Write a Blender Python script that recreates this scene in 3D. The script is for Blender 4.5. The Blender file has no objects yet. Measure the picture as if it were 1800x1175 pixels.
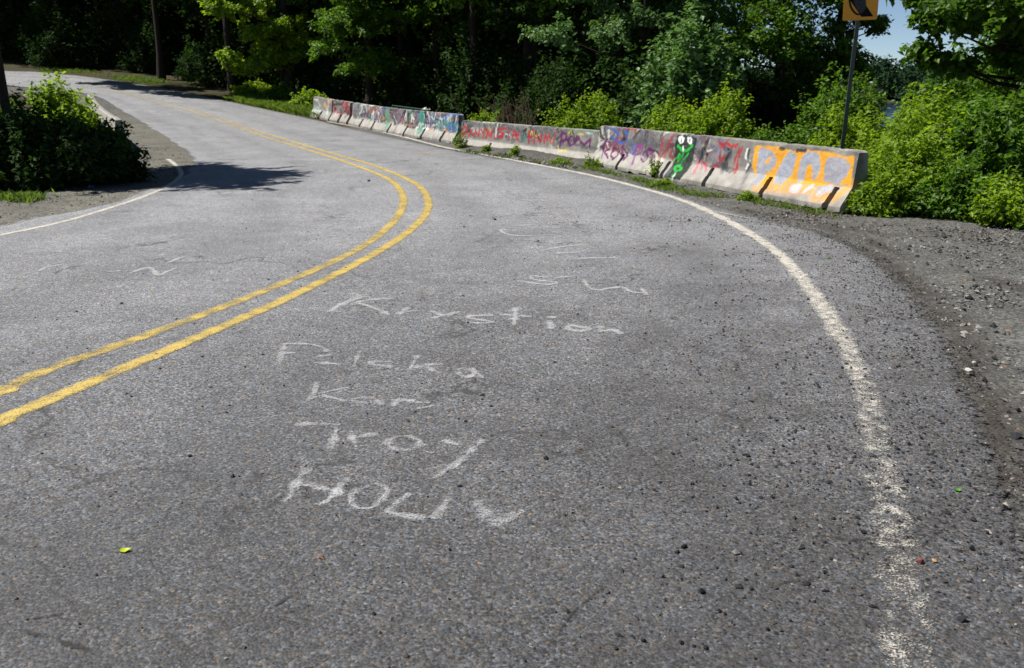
import bpy, math, random
import numpy as np
from mathutils import Vector, Matrix

# ------------------------------------------------------------------ camera, sky, sun, exposure
FPX=1500.0; CX,CY=900.0,587.5; HOR=150.0
PITCH=math.atan((CY-HOR)/FPX)
def Hroad(x,y):
    u=-0.55*x+0.835*y
    a=u-31.0
    r=0.092*(a+np.sqrt(a*a+30.0))*0.5-0.044
    b=u-64.0
    r=r-0.06*(b+np.sqrt(b*b+20.0))*0.5
    return r
CAMZ=1.65+float(Hroad(0.0,0.0))

S = bpy.context.scene
C = S.collection
cam = bpy.data.cameras.new('camera')
cam.sensor_width = 36.0
cam.lens = 36.0*FPX/1800.0
cam.clip_start = 0.05
cam.clip_end = 3000
cam.dof.use_dof = True
cam.dof.focus_distance = 4.6
cam.dof.aperture_fstop = 5.6
camo = bpy.data.objects.new('camera', cam)
C.objects.link(camo)
camo.location = (0, 0, CAMZ)
camo.rotation_euler = (math.pi/2-PITCH, 0, 0)
S.camera = camo

SUN_AZ = (-0.985, 0.12)
SUN_EL = math.radians(56)
w = bpy.data.worlds.new('World'); S.world = w; w.use_nodes = True
nt = w.node_tree
bg = nt.nodes['Background']
sky = nt.nodes.new('ShaderNodeTexSky'); sky.sky_type = 'NISHITA'; sky.sun_disc = False
sky.sun_elevation = SUN_EL
sky.sun_rotation = math.atan2(SUN_AZ[0], SUN_AZ[1]) % (2*math.pi)
sky.air_density = 0.55; sky.dust_density = 0.0; sky.ozone_density = 1.5
nt.links.new(sky.outputs[0], bg.inputs[0]); bg.inputs[1].default_value = 0.055
sl = bpy.data.lights.new('sun', 'SUN'); sl.energy = 4.8; sl.angle = math.radians(0.55); sl.color = (1.0, 0.965, 0.915)
so = bpy.data.objects.new('sun', sl); C.objects.link(so)
n_ = math.hypot(*SUN_AZ)
sdir = Vector((SUN_AZ[0]/n_*math.cos(SUN_EL), SUN_AZ[1]/n_*math.cos(SUN_EL), math.sin(SUN_EL)))
so.rotation_euler = sdir.to_track_quat('Z', 'Y').to_euler()
so.location = sdir*60
S.view_settings.view_transform = 'Standard'
S.view_settings.look = 'None'
S.view_settings.exposure = 0.8
S.view_settings.gamma = 1.0
S.render.engine = 'CYCLES'
S.cycles.max_bounces = 5
S.cycles.diffuse_bounces = 2
S.cycles.transmission_bounces = 3
S.cycles.use_denoising = True

# ------------------------------------------------------------------ helpers
def rng_(s): return np.random.default_rng(s)

def tag(o, label=None, cat=None, group=None, kind=None):
    if label: o['label'] = label
    if cat: o['category'] = cat
    if group: o['group'] = group
    if kind: o['kind'] = kind
    return o

def link(name, me, mat=None, parent=None):
    o = bpy.data.objects.new(name, me); C.objects.link(o)
    if mat is not None and not me.materials: me.materials.append(mat)
    if parent is not None: o.parent = parent
    return o

def empty(name, loc, rz=0.0):
    o = bpy.data.objects.new(name, None); C.objects.link(o); o.location = loc; o.rotation_euler = (0, 0, rz)
    o.empty_display_size = 0.2
    return o

def mesh(name, V, F, smooth=False, attrs=None, cols=None):
    V = np.asarray(V, np.float32); F = np.asarray(F, np.int32); k = F.shape[1]
    me = bpy.data.meshes.new(name)
    me.vertices.add(len(V)); me.vertices.foreach_set('co', V.ravel())
    me.loops.add(F.size); me.loops.foreach_set('vertex_index', F.ravel())
    me.polygons.add(len(F))
    me.polygons.foreach_set('loop_start', np.arange(0, F.size, k, dtype=np.int32))
    me.polygons.foreach_set('use_smooth', np.full(len(F), smooth))
    me.update(calc_edges=True)
    for an, av in (attrs or {}).items():
        a = me.attributes.new(an, 'FLOAT', 'POINT'); a.data.foreach_set('value', np.asarray(av, np.float32))
    for an, av in (cols or {}).items():
        a = me.attributes.new(an, 'FLOAT_COLOR', 'POINT'); a.data.foreach_set('color', np.asarray(av, np.float32).ravel())
    me.validate()
    return me

def grid_faces(nu, nv, off=0):
    i = np.arange(nu-1)[:, None]; j = np.arange(nv-1)[None, :]
    a = (i*nv+j).ravel()+off
    return np.stack([a, a+nv, a+nv+1, a+1], 1)

def tube(path, radii, sides=7):
    path = np.asarray(path, float); n = len(path)
    T = np.gradient(path, axis=0); T /= np.linalg.norm(T, axis=1)[:, None]+1e-9
    up = np.array([0, 0, 1.0]) if abs(T[0][2]) < 0.9 else np.array([1.0, 0, 0])
    V = []
    for p, t, r in zip(path, T, radii):
        a = np.cross(up, t); a /= np.linalg.norm(a)+1e-9; b = np.cross(t, a)
        ang = np.linspace(0, 2*np.pi, sides, endpoint=False)
        V.append(p+r*(np.cos(ang)[:, None]*a+np.sin(ang)[:, None]*b))
    V = np.concatenate(V)
    F = []
    for i in range(n-1):
        for j in range(sides):
            k = (j+1) % sides
            F.append((i*sides+j, i*sides+k, (i+1)*sides+k, (i+1)*sides+j))
    return V, np.array(F)

def joined(parts):
    Vs, Fs, o = [], [], 0
    for v, f in parts:
        Vs.append(v); Fs.append(np.asarray(f)+o); o += len(v)
    return np.concatenate(Vs), np.concatenate(Fs)

def seg_dist(pts, poly):
    "distance of each 2-D point to a polyline"
    pts = np.asarray(pts, float); poly = np.asarray(poly, float)
    if len(poly) == 1: return np.linalg.norm(pts-poly[0], axis=1)
    d = np.full(len(pts), 1e9)
    for a, b in zip(poly[:-1], poly[1:]):
        ab = b-a; t = np.clip(((pts-a)@ab)/(ab@ab+1e-12), 0, 1)
        d = np.minimum(d, np.linalg.norm(pts-a-t[:, None]*ab, axis=1))
    return d

def inside(pts, poly):
    x, y = pts[:, 0], pts[:, 1]; c = np.zeros(len(pts), bool); n = len(poly); j = n-1
    for i in range(n):
        xi, yi = poly[i]; xj, yj = poly[j]
        m = ((yi > y) != (yj > y)) & (x < (xj-xi)*(y-yi)/(yj-yi+1e-12)+xi)
        c ^= m; j = i
    return c

def smooth_poly(pts, n):
    "Catmull-Rom through pts, n samples evenly by length"
    p = np.asarray(pts, float)
    p = np.vstack([2*p[0]-p[1], p, 2*p[-1]-p[-2]])
    out = []
    for i in range(1, len(p)-2):
        t = np.linspace(0, 1, 40, endpoint=False)[:, None]
        a, b, c, d = p[i-1], p[i], p[i+1], p[i+2]
        out.append(0.5*((2*b)+(-a+c)*t+(2*a-5*b+4*c-d)*t**2+(-a+3*b-3*c+d)*t**3))
    out = np.vstack(out+[p[-2][None]])
    L = np.concatenate([[0], np.cumsum(np.linalg.norm(np.diff(out, axis=0), axis=1))])
    s = np.linspace(0, L[-1], n)
    return np.stack([np.interp(s, L, out[:, k]) for k in range(2)], 1)

_nz = rng_(5).random((64, 64))
def vnoise(x, y):
    "smooth value noise, 0..1"
    x = np.asarray(x, float); y = np.asarray(y, float)
    xi = np.floor(x).astype(int); yi = np.floor(y).astype(int); fx = x-xi; fy = y-yi
    fx = fx*fx*(3-2*fx); fy = fy*fy*(3-2*fy)
    g = lambda a, b: _nz[a % 64, b % 64]
    return (g(xi, yi)*(1-fx)+g(xi+1, yi)*fx)*(1-fy)+(g(xi, yi+1)*(1-fx)+g(xi+1, yi+1)*fx)*fy

def spos(a, k=4.0): return (a+np.sqrt(a*a+k))*0.5

# ------------------------------------------------------------------ materials
class NT:
    def __init__(s, name):
        s.m = bpy.data.materials.new(name); s.m.use_nodes = True; s.t = s.m.node_tree
        s.b = s.t.nodes['Principled BSDF']; s.out = s.t.nodes['Material Output']
        s.co = s.t.nodes.new('ShaderNodeNewGeometry').outputs['Position']
    def n(s, typ, **kw):
        q = s.t.nodes.new(typ)
        for k, v in kw.items(): setattr(q, k, v)
        return q
    def set(s, sock, v):
        if isinstance(v, bpy.types.NodeSocket): s.t.links.new(v, sock)
        elif v is not None: sock.default_value = v
    def noise(s, scale, detail=3, rough=0.55, vec=None, dist=0.0):
        q = s.n('ShaderNodeTexNoise'); s.set(q.inputs['Vector'], vec or s.co)
        q.inputs['Scale'].default_value = scale; q.inputs['Detail'].default_value = detail; q.inputs['Roughness'].default_value = rough
        q.inputs['Distortion'].default_value = dist
        return q.outputs['Fac']
    def vor(s, scale, feat='F1', vec=None, rnd=1.0):
        q = s.n('ShaderNodeTexVoronoi', feature=feat); s.set(q.inputs['Vector'], vec or s.co)
        q.inputs['Scale'].default_value = scale; q.inputs['Randomness'].default_value = rnd
        return q
    def ramp(s, fac, stops, interp='LINEAR'):
        q = s.n('ShaderNodeValToRGB'); s.set(q.inputs[0], fac); e = q.color_ramp.elements; q.color_ramp.interpolation = interp
        while len(e) < len(stops): e.new(0.5)
        for el, (p, c) in zip(e, stops):
            el.position = p; el.color = (c, c, c, 1) if isinstance(c, (int, float)) else (*c, 1)
        return q.outputs[0]
    def mix(s, fac, a, b, mode='MIX'):
        q = s.n('ShaderNodeMix', data_type='RGBA', blend_type=mode)
        s.set(q.inputs[0], fac)
        for i, v in ((6, a), (7, b)):
            s.set(q.inputs[i], (*v, 1) if isinstance(v, tuple) and len(v) == 3 else v)
        return q.outputs[2]
    def math(s, op, a, b=None, clamp=False):
        q = s.n('ShaderNodeMath', operation=op, use_clamp=clamp); s.set(q.inputs[0], a)
        if b is not None: s.set(q.inputs[1], b)
        return q.outputs[0]
    def attr(s, name, out='Fac'):
        q = s.n('ShaderNodeAttribute', attribute_name=name); return q.outputs[out]
    def bump(s, h, strength=0.5, dist=0.01, nrm=None):
        q = s.n('ShaderNodeBump'); s.set(q.inputs['Height'], h); q.inputs['Strength'].default_value = strength; q.inputs['Distance'].default_value = dist
        if nrm: s.set(q.inputs['Normal'], nrm)
        return q.outputs[0]
    def fin(s, col=None, rough=0.9, spec=0.3, nrm=None, alpha=None, metal=None):
        s.set(s.b.inputs['Base Color'], (*col, 1) if isinstance(col, tuple) else col)
        s.set(s.b.inputs['Roughness'], rough); s.set(s.b.inputs['Specular IOR Level'], spec)
        if nrm: s.set(s.b.inputs['Normal'], nrm)
        if alpha is not None: s.set(s.b.inputs['Alpha'], alpha)
        if metal is not None: s.set(s.b.inputs['Metallic'], metal)
        return s.m

def mat_asphalt():
    s = NT('asphalt')
    v1 = s.vor(95); v2 = s.vor(210)
    bw = s.n('ShaderNodeSeparateColor'); s.set(bw.inputs[0], v1.outputs['Color'])
    bw2 = s.n('ShaderNodeSeparateColor'); s.set(bw2.inputs[0], v2.outputs['Color'])
    tone = s.ramp(bw.outputs[0], [(0.0, 0.022), (0.3, 0.075), (0.62, 0.14), (0.86, 0.22), (1.0, 0.40)])
    tone2 = s.ramp(bw2.outputs[0], [(0.0, 0.035), (0.4, 0.10), (0.8, 0.155), (1.0, 0.27)])
    hue = s.ramp(bw.outputs[1], [(0.0, (0.88, 0.98, 1.12)), (0.5, (0.95, 0.99, 1.05)), (0.85, (1.06, 1.0, 0.95)), (0.97, (1.3, 1.04, 0.78)), (1.0, (1.55, 1.05, 0.6))])
    c = s.mix(0.45, tone, tone2)
    c = s.mix(1.0, c, hue, 'MULTIPLY')
    big = s.ramp(s.noise(0.9, 5, 0.6, dist=0.6), [(0.3, 0.82), (0.7, 1.14)])
    mid = s.ramp(s.noise(7.0, 4, 0.65), [(0.3, 0.84), (0.7, 1.12)])
    c = s.mix(1.0, c, big, 'MULTIPLY'); c = s.mix(1.0, c, mid, 'MULTIPLY')
    wr = s.math('ADD', s.attr('far_sheen'), s.math('MULTIPLY', s.math('SUBTRACT', s.noise(0.55, 4, 0.6), 0.5), 0.5), True)  # grazing sheen far off and vignette close by, painted into the asphalt tone
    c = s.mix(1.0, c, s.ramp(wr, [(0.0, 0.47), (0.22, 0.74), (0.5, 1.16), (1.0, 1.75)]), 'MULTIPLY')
    tk = s.math('MULTIPLY', s.attr('track'), s.ramp(s.noise(1.1, 4, 0.6), [(0.3, 0.3), (0.7, 1.0)]))
    c = s.mix(s.math('MULTIPLY', tk, 0.30), c, (0.04, 0.04, 0.042))
    wv = s.n('ShaderNodeMapping'); s.set(wv.inputs[0], s.co); wv.inputs['Scale'].default_value = (0.42, 0.42, 0.42)
    ad = s.n('ShaderNodeVectorMath', operation='ADD'); nq = s.n('ShaderNodeTexNoise'); s.set(nq.inputs['Vector'], s.co); nq.inputs['Scale'].default_value = 2.2; nq.inputs['Detail'].default_value = 5
    sc_ = s.n('ShaderNodeVectorMath', operation='SCALE'); s.set(sc_.inputs[0], nq.outputs['Color']); sc_.inputs['Scale'].default_value = 0.45
    s.set(ad.inputs[0], wv.outputs[0]); s.set(ad.inputs[1], sc_.outputs[0])
    ck = s.vor(1.0, 'DISTANCE_TO_EDGE', ad.outputs[0]).outputs['Distance']
    ckm = s.math('MULTIPLY', s.ramp(ck, [(0.0, 1.0), (0.013, 0.0)]), s.ramp(s.noise(0.8, 3, 0.6), [(0.44, 0.0), (0.56, 0.8)]))
    c = s.mix(ckm, c, (0.022, 0.02, 0.018))
    wet = s.attr('dirt')
    patch = s.math('MULTIPLY', wet, s.ramp(s.noise(2.6, 6, 0.7, dist=1.0), [(0.35, 0.0), (0.62, 1.0)]))
    c = s.mix(s.math('MULTIPLY', patch, 0.55), c, (0.045, 0.038, 0.031))
    # pits between the stones, their shade put into the colour
    pit = s.ramp(s.noise(150, 2, 0.5), [(0.36, 1.0), (0.45, 0.0)])
    sc = s.ramp(s.noise(1.3, 3, 0.5), [(0.35, 0.25), (0.65, 0.85)])
    c = s.mix(s.math('MULTIPLY', pit, sc), c, (0.018, 0.017, 0.016))
    pk = s.ramp(s.noise(64, 2, 0.5), [(0.36, 1.0), (0.42, 0.0)])
    pz = s.math('ADD', s.ramp(s.noise(0.8, 3, 0.6), [(0.35, 0.15), (0.65, 0.8)]), s.math('MULTIPLY', s.attr('dirt'), 0.5), True)
    pz = s.math('MULTIPLY', pz, s.ramp(wr, [(0.0, 1.0), (1.0, 0.35)]))
    c = s.mix(s.math('MULTIPLY', pk, pz), c, (0.014, 0.013, 0.012))
    pv = s.vor(52); pd = s.n('ShaderNodeSeparateColor'); s.set(pd.inputs[0], pv.outputs['Color'])
    chip = s.math('MULTIPLY', s.ramp(pv.outputs['Distance'], [(0.30, 1.0), (0.42, 0.0)]), s.ramp(s.math('ADD', pd.outputs[0], s.math('MULTIPLY', s.math('SUBTRACT', pz, 0.4), 0.22)), [(0.80, 0.0), (0.84, 0.9)]))
    c = s.mix(chip, c, (0.016, 0.015, 0.015))
    h = s.math('SUBTRACT', 0.6, v1.outputs['Distance'])
    h = s.math('ADD', h, s.math('MULTIPLY', s.noise(60, 3), 0.9))
    return s.fin(c, 0.72, 0.42, s.bump(h, 0.42, 0.005), s.ramp(s.math('ADD', s.attr('body'), s.math('MULTIPLY', s.math('SUBTRACT', s.noise(22, 4, 0.7), 0.5), 1.1)), [(0.42, 0.0), (0.58, 1.0)]))

def mat_ground():
    s = NT('shoulder_and_forest_floor')
    v1 = s.vor(38); v2 = s.vor(85)
    a = s.n('ShaderNodeSeparateColor'); s.set(a.inputs[0], v1.outputs['Color'])
    b = s.n('ShaderNodeSeparateColor'); s.set(b.inputs[0], v2.outputs['Color'])
    g = s.mix(0.5, s.ramp(a.outputs[0], [(0, 0.05), (0.5, 0.13), (1, 0.27)]), s.ramp(b.outputs[1], [(0, 0.05), (0.6, 0.15), (1, 0.30)]))
    g = s.mix(1.0, g, (1.02, 1.0, 0.91), 'MULTIPLY')
    g = s.mix(1.0, g, s.ramp(s.noise(1.7, 5, 0.65), [(0.3, 0.42), (0.7, 0.72)]), 'MULTIPLY')
    g = s.mix(1.0, g, s.mix(s.attr('sand'), (1, 1, 1), (1.30, 1.26, 1.16)), 'MULTIPLY')
    dirt = s.mix(s.noise(18, 4), (0.022, 0.019, 0.016), (0.058, 0.050, 0.041))
    litter = s.mix(s.noise(6, 5, 0.7), (0.02, 0.016, 0.009), (0.065, 0.045, 0.022))
    litter = s.mix(s.ramp(s.noise(1.1, 4), [(0.45, 0.0), (0.6, 0.8)]), litter, (0.02, 0.035, 0.008))
    dm = s.math('MULTIPLY', s.attr('dirt'), s.ramp(s.noise(5, 5, 0.7), [(0.3, 0.25), (0.6, 1.0)]), True)
    c = s.mix(dm, g, dirt)
    gm = s.math('ADD', s.attr('gravel'), s.math('MULTIPLY', s.math('SUBTRACT', s.noise(3, 4), 0.5), 0.9), True)
    c = s.mix(s.ramp(gm, [(0.4, 0.0), (0.6, 1.0)]), litter, c)
    h = s.math('ADD', s.math('MULTIPLY', v1.outputs['Distance'], -1.0), s.noise(30, 4))
    return s.fin(c, 0.95, 0.15, s.bump(h, 0.55, 0.012))

def mat_paint(name, col, thr=0.5, scale=70, dark=0.85, soft=0.10, low=0.7, lows=9, top=1.0):
    "weathered paint or chalk: covers the tops of the stones, its attribute 'cover' says how much is left"
    s = NT(name)
    f = s.math('ADD', s.attr('cover'), s.math('MULTIPLY', s.math('SUBTRACT', s.noise(scale, 3, 0.6), 0.5), 1.5))
    f = s.math('ADD', f, s.math('MULTIPLY', s.math('SUBTRACT', s.noise(lows, 4, 0.65), 0.5), low))
    al = s.ramp(f, [(thr-soft*0.6, 0.0), (thr+soft, top)])
    k = s.ramp(s.noise(130, 2), [(0.3, dark), (0.7, 1.1)])
    c = s.mix(1.0, col, k, 'MULTIPLY')
    c = s.mix(1.0, c, s.ramp(s.noise(3.5, 4), [(0.3, 0.82), (0.7, 1.08)]), 'MULTIPLY')
    return s.fin(c, 0.8, 0.3, s.bump(s.noise(120, 2), 0.5, 0.004), al)

def mat_leaf(name, dark, light, trans, tw=0.40, rough=0.5, spec=0.28):
    s = NT(name)
    t = s.attr('tint')
    r = s.n('ShaderNodeObjectInfo').outputs['Random']
    c = s.mix(t, dark, light)
    c = s.mix(1.0, c, s.ramp(r, [(0, (0.88, 0.9, 0.9)), (1, (1.1, 1.08, 1.0))]), 'MULTIPLY')
    s.fin(c, rough, spec)
    tr = s.n('ShaderNodeBsdfTranslucent'); s.set(tr.inputs[0], s.mix(1.0, s.mix(t, tuple(x*0.75 for x in trans), trans), (1, 1, 1), 'MULTIPLY'))
    mx = s.n('ShaderNodeMixShader'); mx.inputs[0].default_value = tw
    s.t.links.new(s.b.outputs[0], mx.inputs[1]); s.t.links.new(tr.outputs[0], mx.inputs[2]); s.t.links.new(mx.outputs[0], s.out.inputs[0])
    return s.m

def mat_bark(name, a, b):
    s = NT(name)
    mp = s.n('ShaderNodeMapping'); s.set(mp.inputs[0], s.co); mp.inputs['Scale'].default_value = (1, 1, 0.22)
    f = s.noise(26, 5, 0.7, vec=mp.outputs[0])
    return s.fin(s.mix(f, a, b), 0.95, 0.15, s.bump(f, 0.8, 0.03))

def mat_concrete():
    s = NT('painted_concrete')
    c = s.attr('paint', 'Color')
    st = s.ramp(s.noise(5.0, 6, 0.7, dist=0.5), [(0.3, 0.72), (0.65, 1.1)])
    fn = s.ramp(s.noise(60, 4, 0.7), [(0.3, 0.8), (0.7, 1.12)])
    c = s.mix(1.0, c, st, 'MULTIPLY'); c = s.mix(1.0, c, fn, 'MULTIPLY')
    h = s.math('ADD', s.noise(45, 5, 0.7), s.math('MULTIPLY', s.noise(8, 3), 0.7))
    return s.fin(c, 0.88, 0.25, s.bump(h, 0.5, 0.012))

def mat_plain(name, col, rough=0.6, spec=0.3, metal=0.0, var=0.2, scale=20):
    s = NT(name)
    f = s.ramp(s.noise(scale, 4, 0.65), [(0.3, 1-var), (0.7, 1+var)])
    return s.fin(s.mix(1.0, col, f, 'MULTIPLY'), rough, spec, s.bump(s.noise(scale*3, 3), 0.25, 0.004), None, metal)

def mat_stone():
    s = NT('stone')
    c = s.attr('tone', 'Color')
    return s.fin(s.mix(1.0, c, s.ramp(s.noise(140, 3), [(0.3, 0.7), (0.7, 1.2)]), 'MULTIPLY'), 0.85, 0.3)

def mat_water():
    s = NT('lake_water')
    mp = s.n('ShaderNodeMapping'); s.set(mp.inputs[0], s.co); mp.inputs['Scale'].default_value = (0.6, 0.6, 1)
    return s.fin((0.012, 0.03, 0.06), 0.12, 0.5, s.bump(s.noise(1.2, 4, 0.6, vec=mp.outputs[0]), 0.35, 0.2))

M = dict(
    asphalt=mat_asphalt(), ground=mat_ground(), concrete=mat_concrete(), stone=mat_stone(), water=mat_water(),
    yellow=mat_paint('yellow_road_paint', (0.47, 0.345, 0.095), 0.45, 130, 0.6, 0.32, 1.35, 7),
    white=mat_paint('white_road_paint', (0.48, 0.45, 0.39), 0.45, 130, 0.7, 0.25, 1.3, 15),
    chalk=mat_paint('chalk', (0.46, 0.46, 0.46), 0.64, 130, 0.85, 0.45, 1.0, 14, 0.62),
    tar=mat_paint('dirt_filled_crack', (0.03, 0.027, 0.024), 0.6, 60, 0.85, 0.3, 1.0, 20, 0.8),
    orange_mark=mat_paint('faded_orange_paint', (0.42, 0.27, 0.13), 0.6, 60),
    leaf=mat_leaf('leaf_green', (0.024, 0.062, 0.007), (0.095, 0.185, 0.014), (0.17, 0.34, 0.014)),
    leaf_bright=mat_leaf('leaf_yellow_green', (0.038, 0.095, 0.008), (0.20, 0.30, 0.014), (0.33, 0.50, 0.015), 0.47),
    leaf_glossy=mat_leaf('leaf_glossy', (0.045, 0.10, 0.030), (0.15, 0.25, 0.085), (0.17, 0.33, 0.05), 0.32, 0.5, 0.3),
    leaf_shaded=mat_leaf('leaf_shaded_green', (0.010, 0.025, 0.006), (0.030, 0.066, 0.010), (0.045, 0.11, 0.010), 0.25, 0.65, 0.12),  # darker leaf copy for shaded plants, the shade put into its colour
    leaf_far=mat_leaf('leaf_far_shore', (0.013, 0.034, 0.018), (0.03, 0.06, 0.024), (0.03, 0.07, 0.02), 0.15, 0.8, 0.05),
    grass=mat_leaf('grass_blade', (0.05, 0.10, 0.012), (0.13, 0.20, 0.03), (0.22, 0.34, 0.03), 0.4),
    bark=mat_bark('bark', (0.012, 0.009, 0.007), (0.05, 0.038, 0.03)),
    twig=mat_plain('twig_bark', (0.06, 0.04, 0.028), 0.9, 0.2),
    dead=mat_plain('dead_twig', (0.16, 0.10, 0.075), 0.95, 0.1),
    steel=mat_plain('sign_post_steel', (0.055, 0.065, 0.06), 0.55, 0.5, 0.4),
    amber=mat_plain('amber_sign_face', (0.78, 0.31, 0.008), 0.45, 0.5, 0, 0.06, 9),
    black=mat_plain('black_sign_print', (0.006, 0.006, 0.006), 0.7, 0.15),
    smudge=mat_plain('grey_sticker_smudge', (0.05, 0.05, 0.052), 0.8, 0.15, 0, 0.8, 60),
    green_rail=mat_plain('green_rail_paint', (0.015, 0.06, 0.035), 0.5, 0.4),
    scrap=mat_plain('white_scrap', (0.6, 0.6, 0.5), 0.8, 0.3),
    blue_scrap=mat_plain('blue_wrapper', (0.05, 0.16, 0.30), 0.5, 0.4),
)

# ------------------------------------------------------------------ road outline
RIGHT_EDGE = [(-9.0, -9.0), (-1.5, -6.5), (1.1, -3.0), (2.05, -0.5), (2.15, 1.4)] + [(1.998, 2.64), (2.176, 3.098), (2.352, 3.648), (2.638, 4.398), (2.904, 5.108), (3.114, 5.757), (3.256, 6.395), (3.532, 7.403), (3.655, 8.305), (3.713, 9.19), (3.629, 10.019), (3.468, 10.58), (3.098, 11.622), (2.657, 13.361), (2.031, 15.392), (1.165, 17.733), (0.0, 19.749), (-1.477, 22.606), (-3.542, 27.211), (-5.71, 31.427), (-7.614, 34.61), (-10.198, 37.64), (-13.093, 40.717), (-17.179, 44.68), (-21.48, 48.024), (-24.51, 49.896), (-27.206, 50.824), (-28.938, 50.473)] + [(-36.5, 53.0), (-50.0, 56.0)]
LEFT_EDGE = [(-16.0, -3.0), (-11.5, 3.0), (-9.0, 6.5)] + [(-6.524, 10.141), (-6.447, 10.716), (-6.199, 11.053), (-6.014, 11.57), (-5.923, 12.376), (-5.969, 13.656), (-6.16, 15.303), (-6.516, 17.141), (-7.132, 19.01), (-7.88, 20.945), (-9.155, 23.581), (-10.546, 26.348), (-12.108, 29.239), (-13.532, 31.669), (-16.145, 35.78), (-18.405, 39.24), (-20.304, 41.112), (-22.586, 41.975), (-24.183, 41.97)] + [(-36.0, 45.0), (-50.0, 48.0)]
Y_IN = [(-13.0, -6.0), (-7.6, -0.9), (-4.6, 2.3)] + [(-2.955, 4.33), (-2.868, 4.499), (-2.776, 4.942), (-2.515, 5.565), (-2.213, 6.437), (-1.974, 7.232), (-1.75, 8.067), (-1.578, 9.002), (-1.493, 10.124), (-1.497, 11.334), (-1.59, 12.532), (-1.825, 13.997), (-2.248, 15.634), (-3.0, 17.553), (-4.279, 20.423), (-6.475, 24.831), (-9.48, 30.438), (-12.35, 34.759), (-14.882, 37.887), (-17.581, 40.867), (-19.516, 42.887), (-21.369, 44.519)]
Y_OUT = [(-12.8, -6.2), (-7.35, -1.1), (-4.35, 2.05)] + [(-2.699, 3.913), (-2.621, 4.069), (-2.503, 4.409), (-2.298, 5.043), (-2.035, 5.881), (-1.818, 6.621), (-1.566, 7.678), (-1.326, 8.937), (-1.183, 10.21), (-1.149, 11.494), (-1.251, 12.726), (-1.489, 14.157), (-1.876, 15.542), (-2.49, 17.209), (-3.235, 18.965), (-5.033, 22.662), (-7.576, 27.735), (-10.674, 32.98), (-13.526, 36.805), (-16.07, 39.679), (-18.207, 42.047), (-19.752, 43.421)]
W_RIGHT = [(-9.2, -7.4), (-2.2, -5.2), (0.3, -2.4), (1.05, -0.4), (1.3, 1.2)] + [(1.182, 2.138), (1.257, 2.344), (1.354, 2.64), (1.475, 2.96), (1.596, 3.299), (1.731, 3.712), (1.971, 4.487), (2.162, 5.226), (2.356, 6.139), (2.538, 7.221), (2.697, 8.449), (2.746, 9.737), (2.694, 11.15), (2.527, 12.684), (2.099, 14.428), (1.501, 16.272), (0.713, 18.102), (-0.546, 20.843), (-1.848, 23.592), (-3.674, 28.248), (-5.601, 31.986), (-7.164, 34.045)]
W_LEFT = [(-7.27, 3.19), (-6.54, 6.41), (-6.06, 8.55)] + [(-5.82, 9.626), (-5.689, 10.103), (-5.59, 10.721), (-5.576, 11.793), (-5.616, 13.023), (-5.775, 14.438), (-6.111, 15.875), (-6.478, 16.917), (-7.128, 18.342), (-7.811, 19.703)]

RE = smooth_poly(RIGHT_EDGE, 420); LE = smooth_poly(LEFT_EDGE, 420)
ROADPOLY = np.vstack([RE, LE[::-1]])
GRAVEL_R = [(3.184, 11.958), (4.245, 11.156), (4.524, 10.231), (5.104, 9.745), (5.513, 9.091), (5.916, 8.764)]
BASE_MID = ((-1.5608537312922752, 23.918522578322825), (1.7249581343136942, 18.63909017218197))
DIRT_LINES = [[(3.399, 10.143), (3.647, 9.019), (3.628, 8.109), (3.48, 7.179), (3.234, 6.257), (3.082, 5.615), (2.856, 4.994), (2.693, 4.78)], [(4.239, 7.405), (4.375, 7.116), (4.639, 6.768)], [(3.706, 10.446), (3.936, 9.44), (4.002, 8.452)], [(3.155, 11.844), (3.644, 10.908), (4.007, 10.316), (4.318, 9.742)], [(2.747, 4.885), (2.421, 3.918), (2.208, 3.353)]]

def terrain(x, y):
    z = Hroad(x, y)
    z = z*(1-np.clip((x-0.25*y+9)/9, 0, 1)*np.clip((y-18)/10, 0, 1)*np.clip((x+6)/6, 0, 1))
    w_ = 0.95*x+0.3*y
    drop = np.maximum(0.17*spos(w_-15.5, 6.0)-0.03, 0.0)
    drop = np.minimum(drop, 4.6)
    z = z-drop
    z = z+0.13*spos(y-64-0.25*x, 8)*np.clip((14-x)/20, 0, 1)*np.clip((170-y)/60, 0, 1)
    r = np.hypot(x, y)
    z = z+np.clip((r-243)/60, 0, 1)*7.0
    z = z+np.clip((-x-8-0.3*np.abs(y-20))/12, 0, 1)*1.2*np.clip((30-y)/12, 0, 1)
    return z

# ground sheet, fine near the camera and coarse to the horizon
def axis(lo, hi, a, b, d, grow):
    c = list(np.arange(a, b, d)); s = d; v = c[-1]
    while v < hi: s *= grow; v += s; c.append(v)
    s = d; v = a; L = []
    while v > lo: s *= grow; v -= s; L.append(v)
    return np.array(L[::-1]+c)
gx = axis(-420, 420, -12, 9, 0.14, 1.075); gy = axis(-60, 520, 1, 24, 0.14, 1.06)
XX, YY = np.meshgrid(gx, gy, indexing='ij'); xy = np.stack([XX.ravel(), YY.ravel()], 1)
zz = terrain(xy[:, 0], xy[:, 1])
near = (np.abs(xy[:, 0]) < 60) & (xy[:, 1] < 75) & (xy[:, 1] > -20)
dedge = np.full(len(xy), 50.0); ins = np.zeros(len(xy), bool)
dedge[near] = seg_dist(xy[near], np.vstack([RE[::4]])); dl = np.full(len(xy), 50.0); dl[near] = seg_dist(xy[near], LE[::4])
ins[near] = inside(xy[near], ROADPOLY)
dd = np.minimum(dedge, dl)
bumpz = (vnoise(xy[:, 0]*1.3, xy[:, 1]*1.3)-0.5)*0.05+(vnoise(xy[:, 0]*4+9, xy[:, 1]*4)-0.5)*0.025
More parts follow.
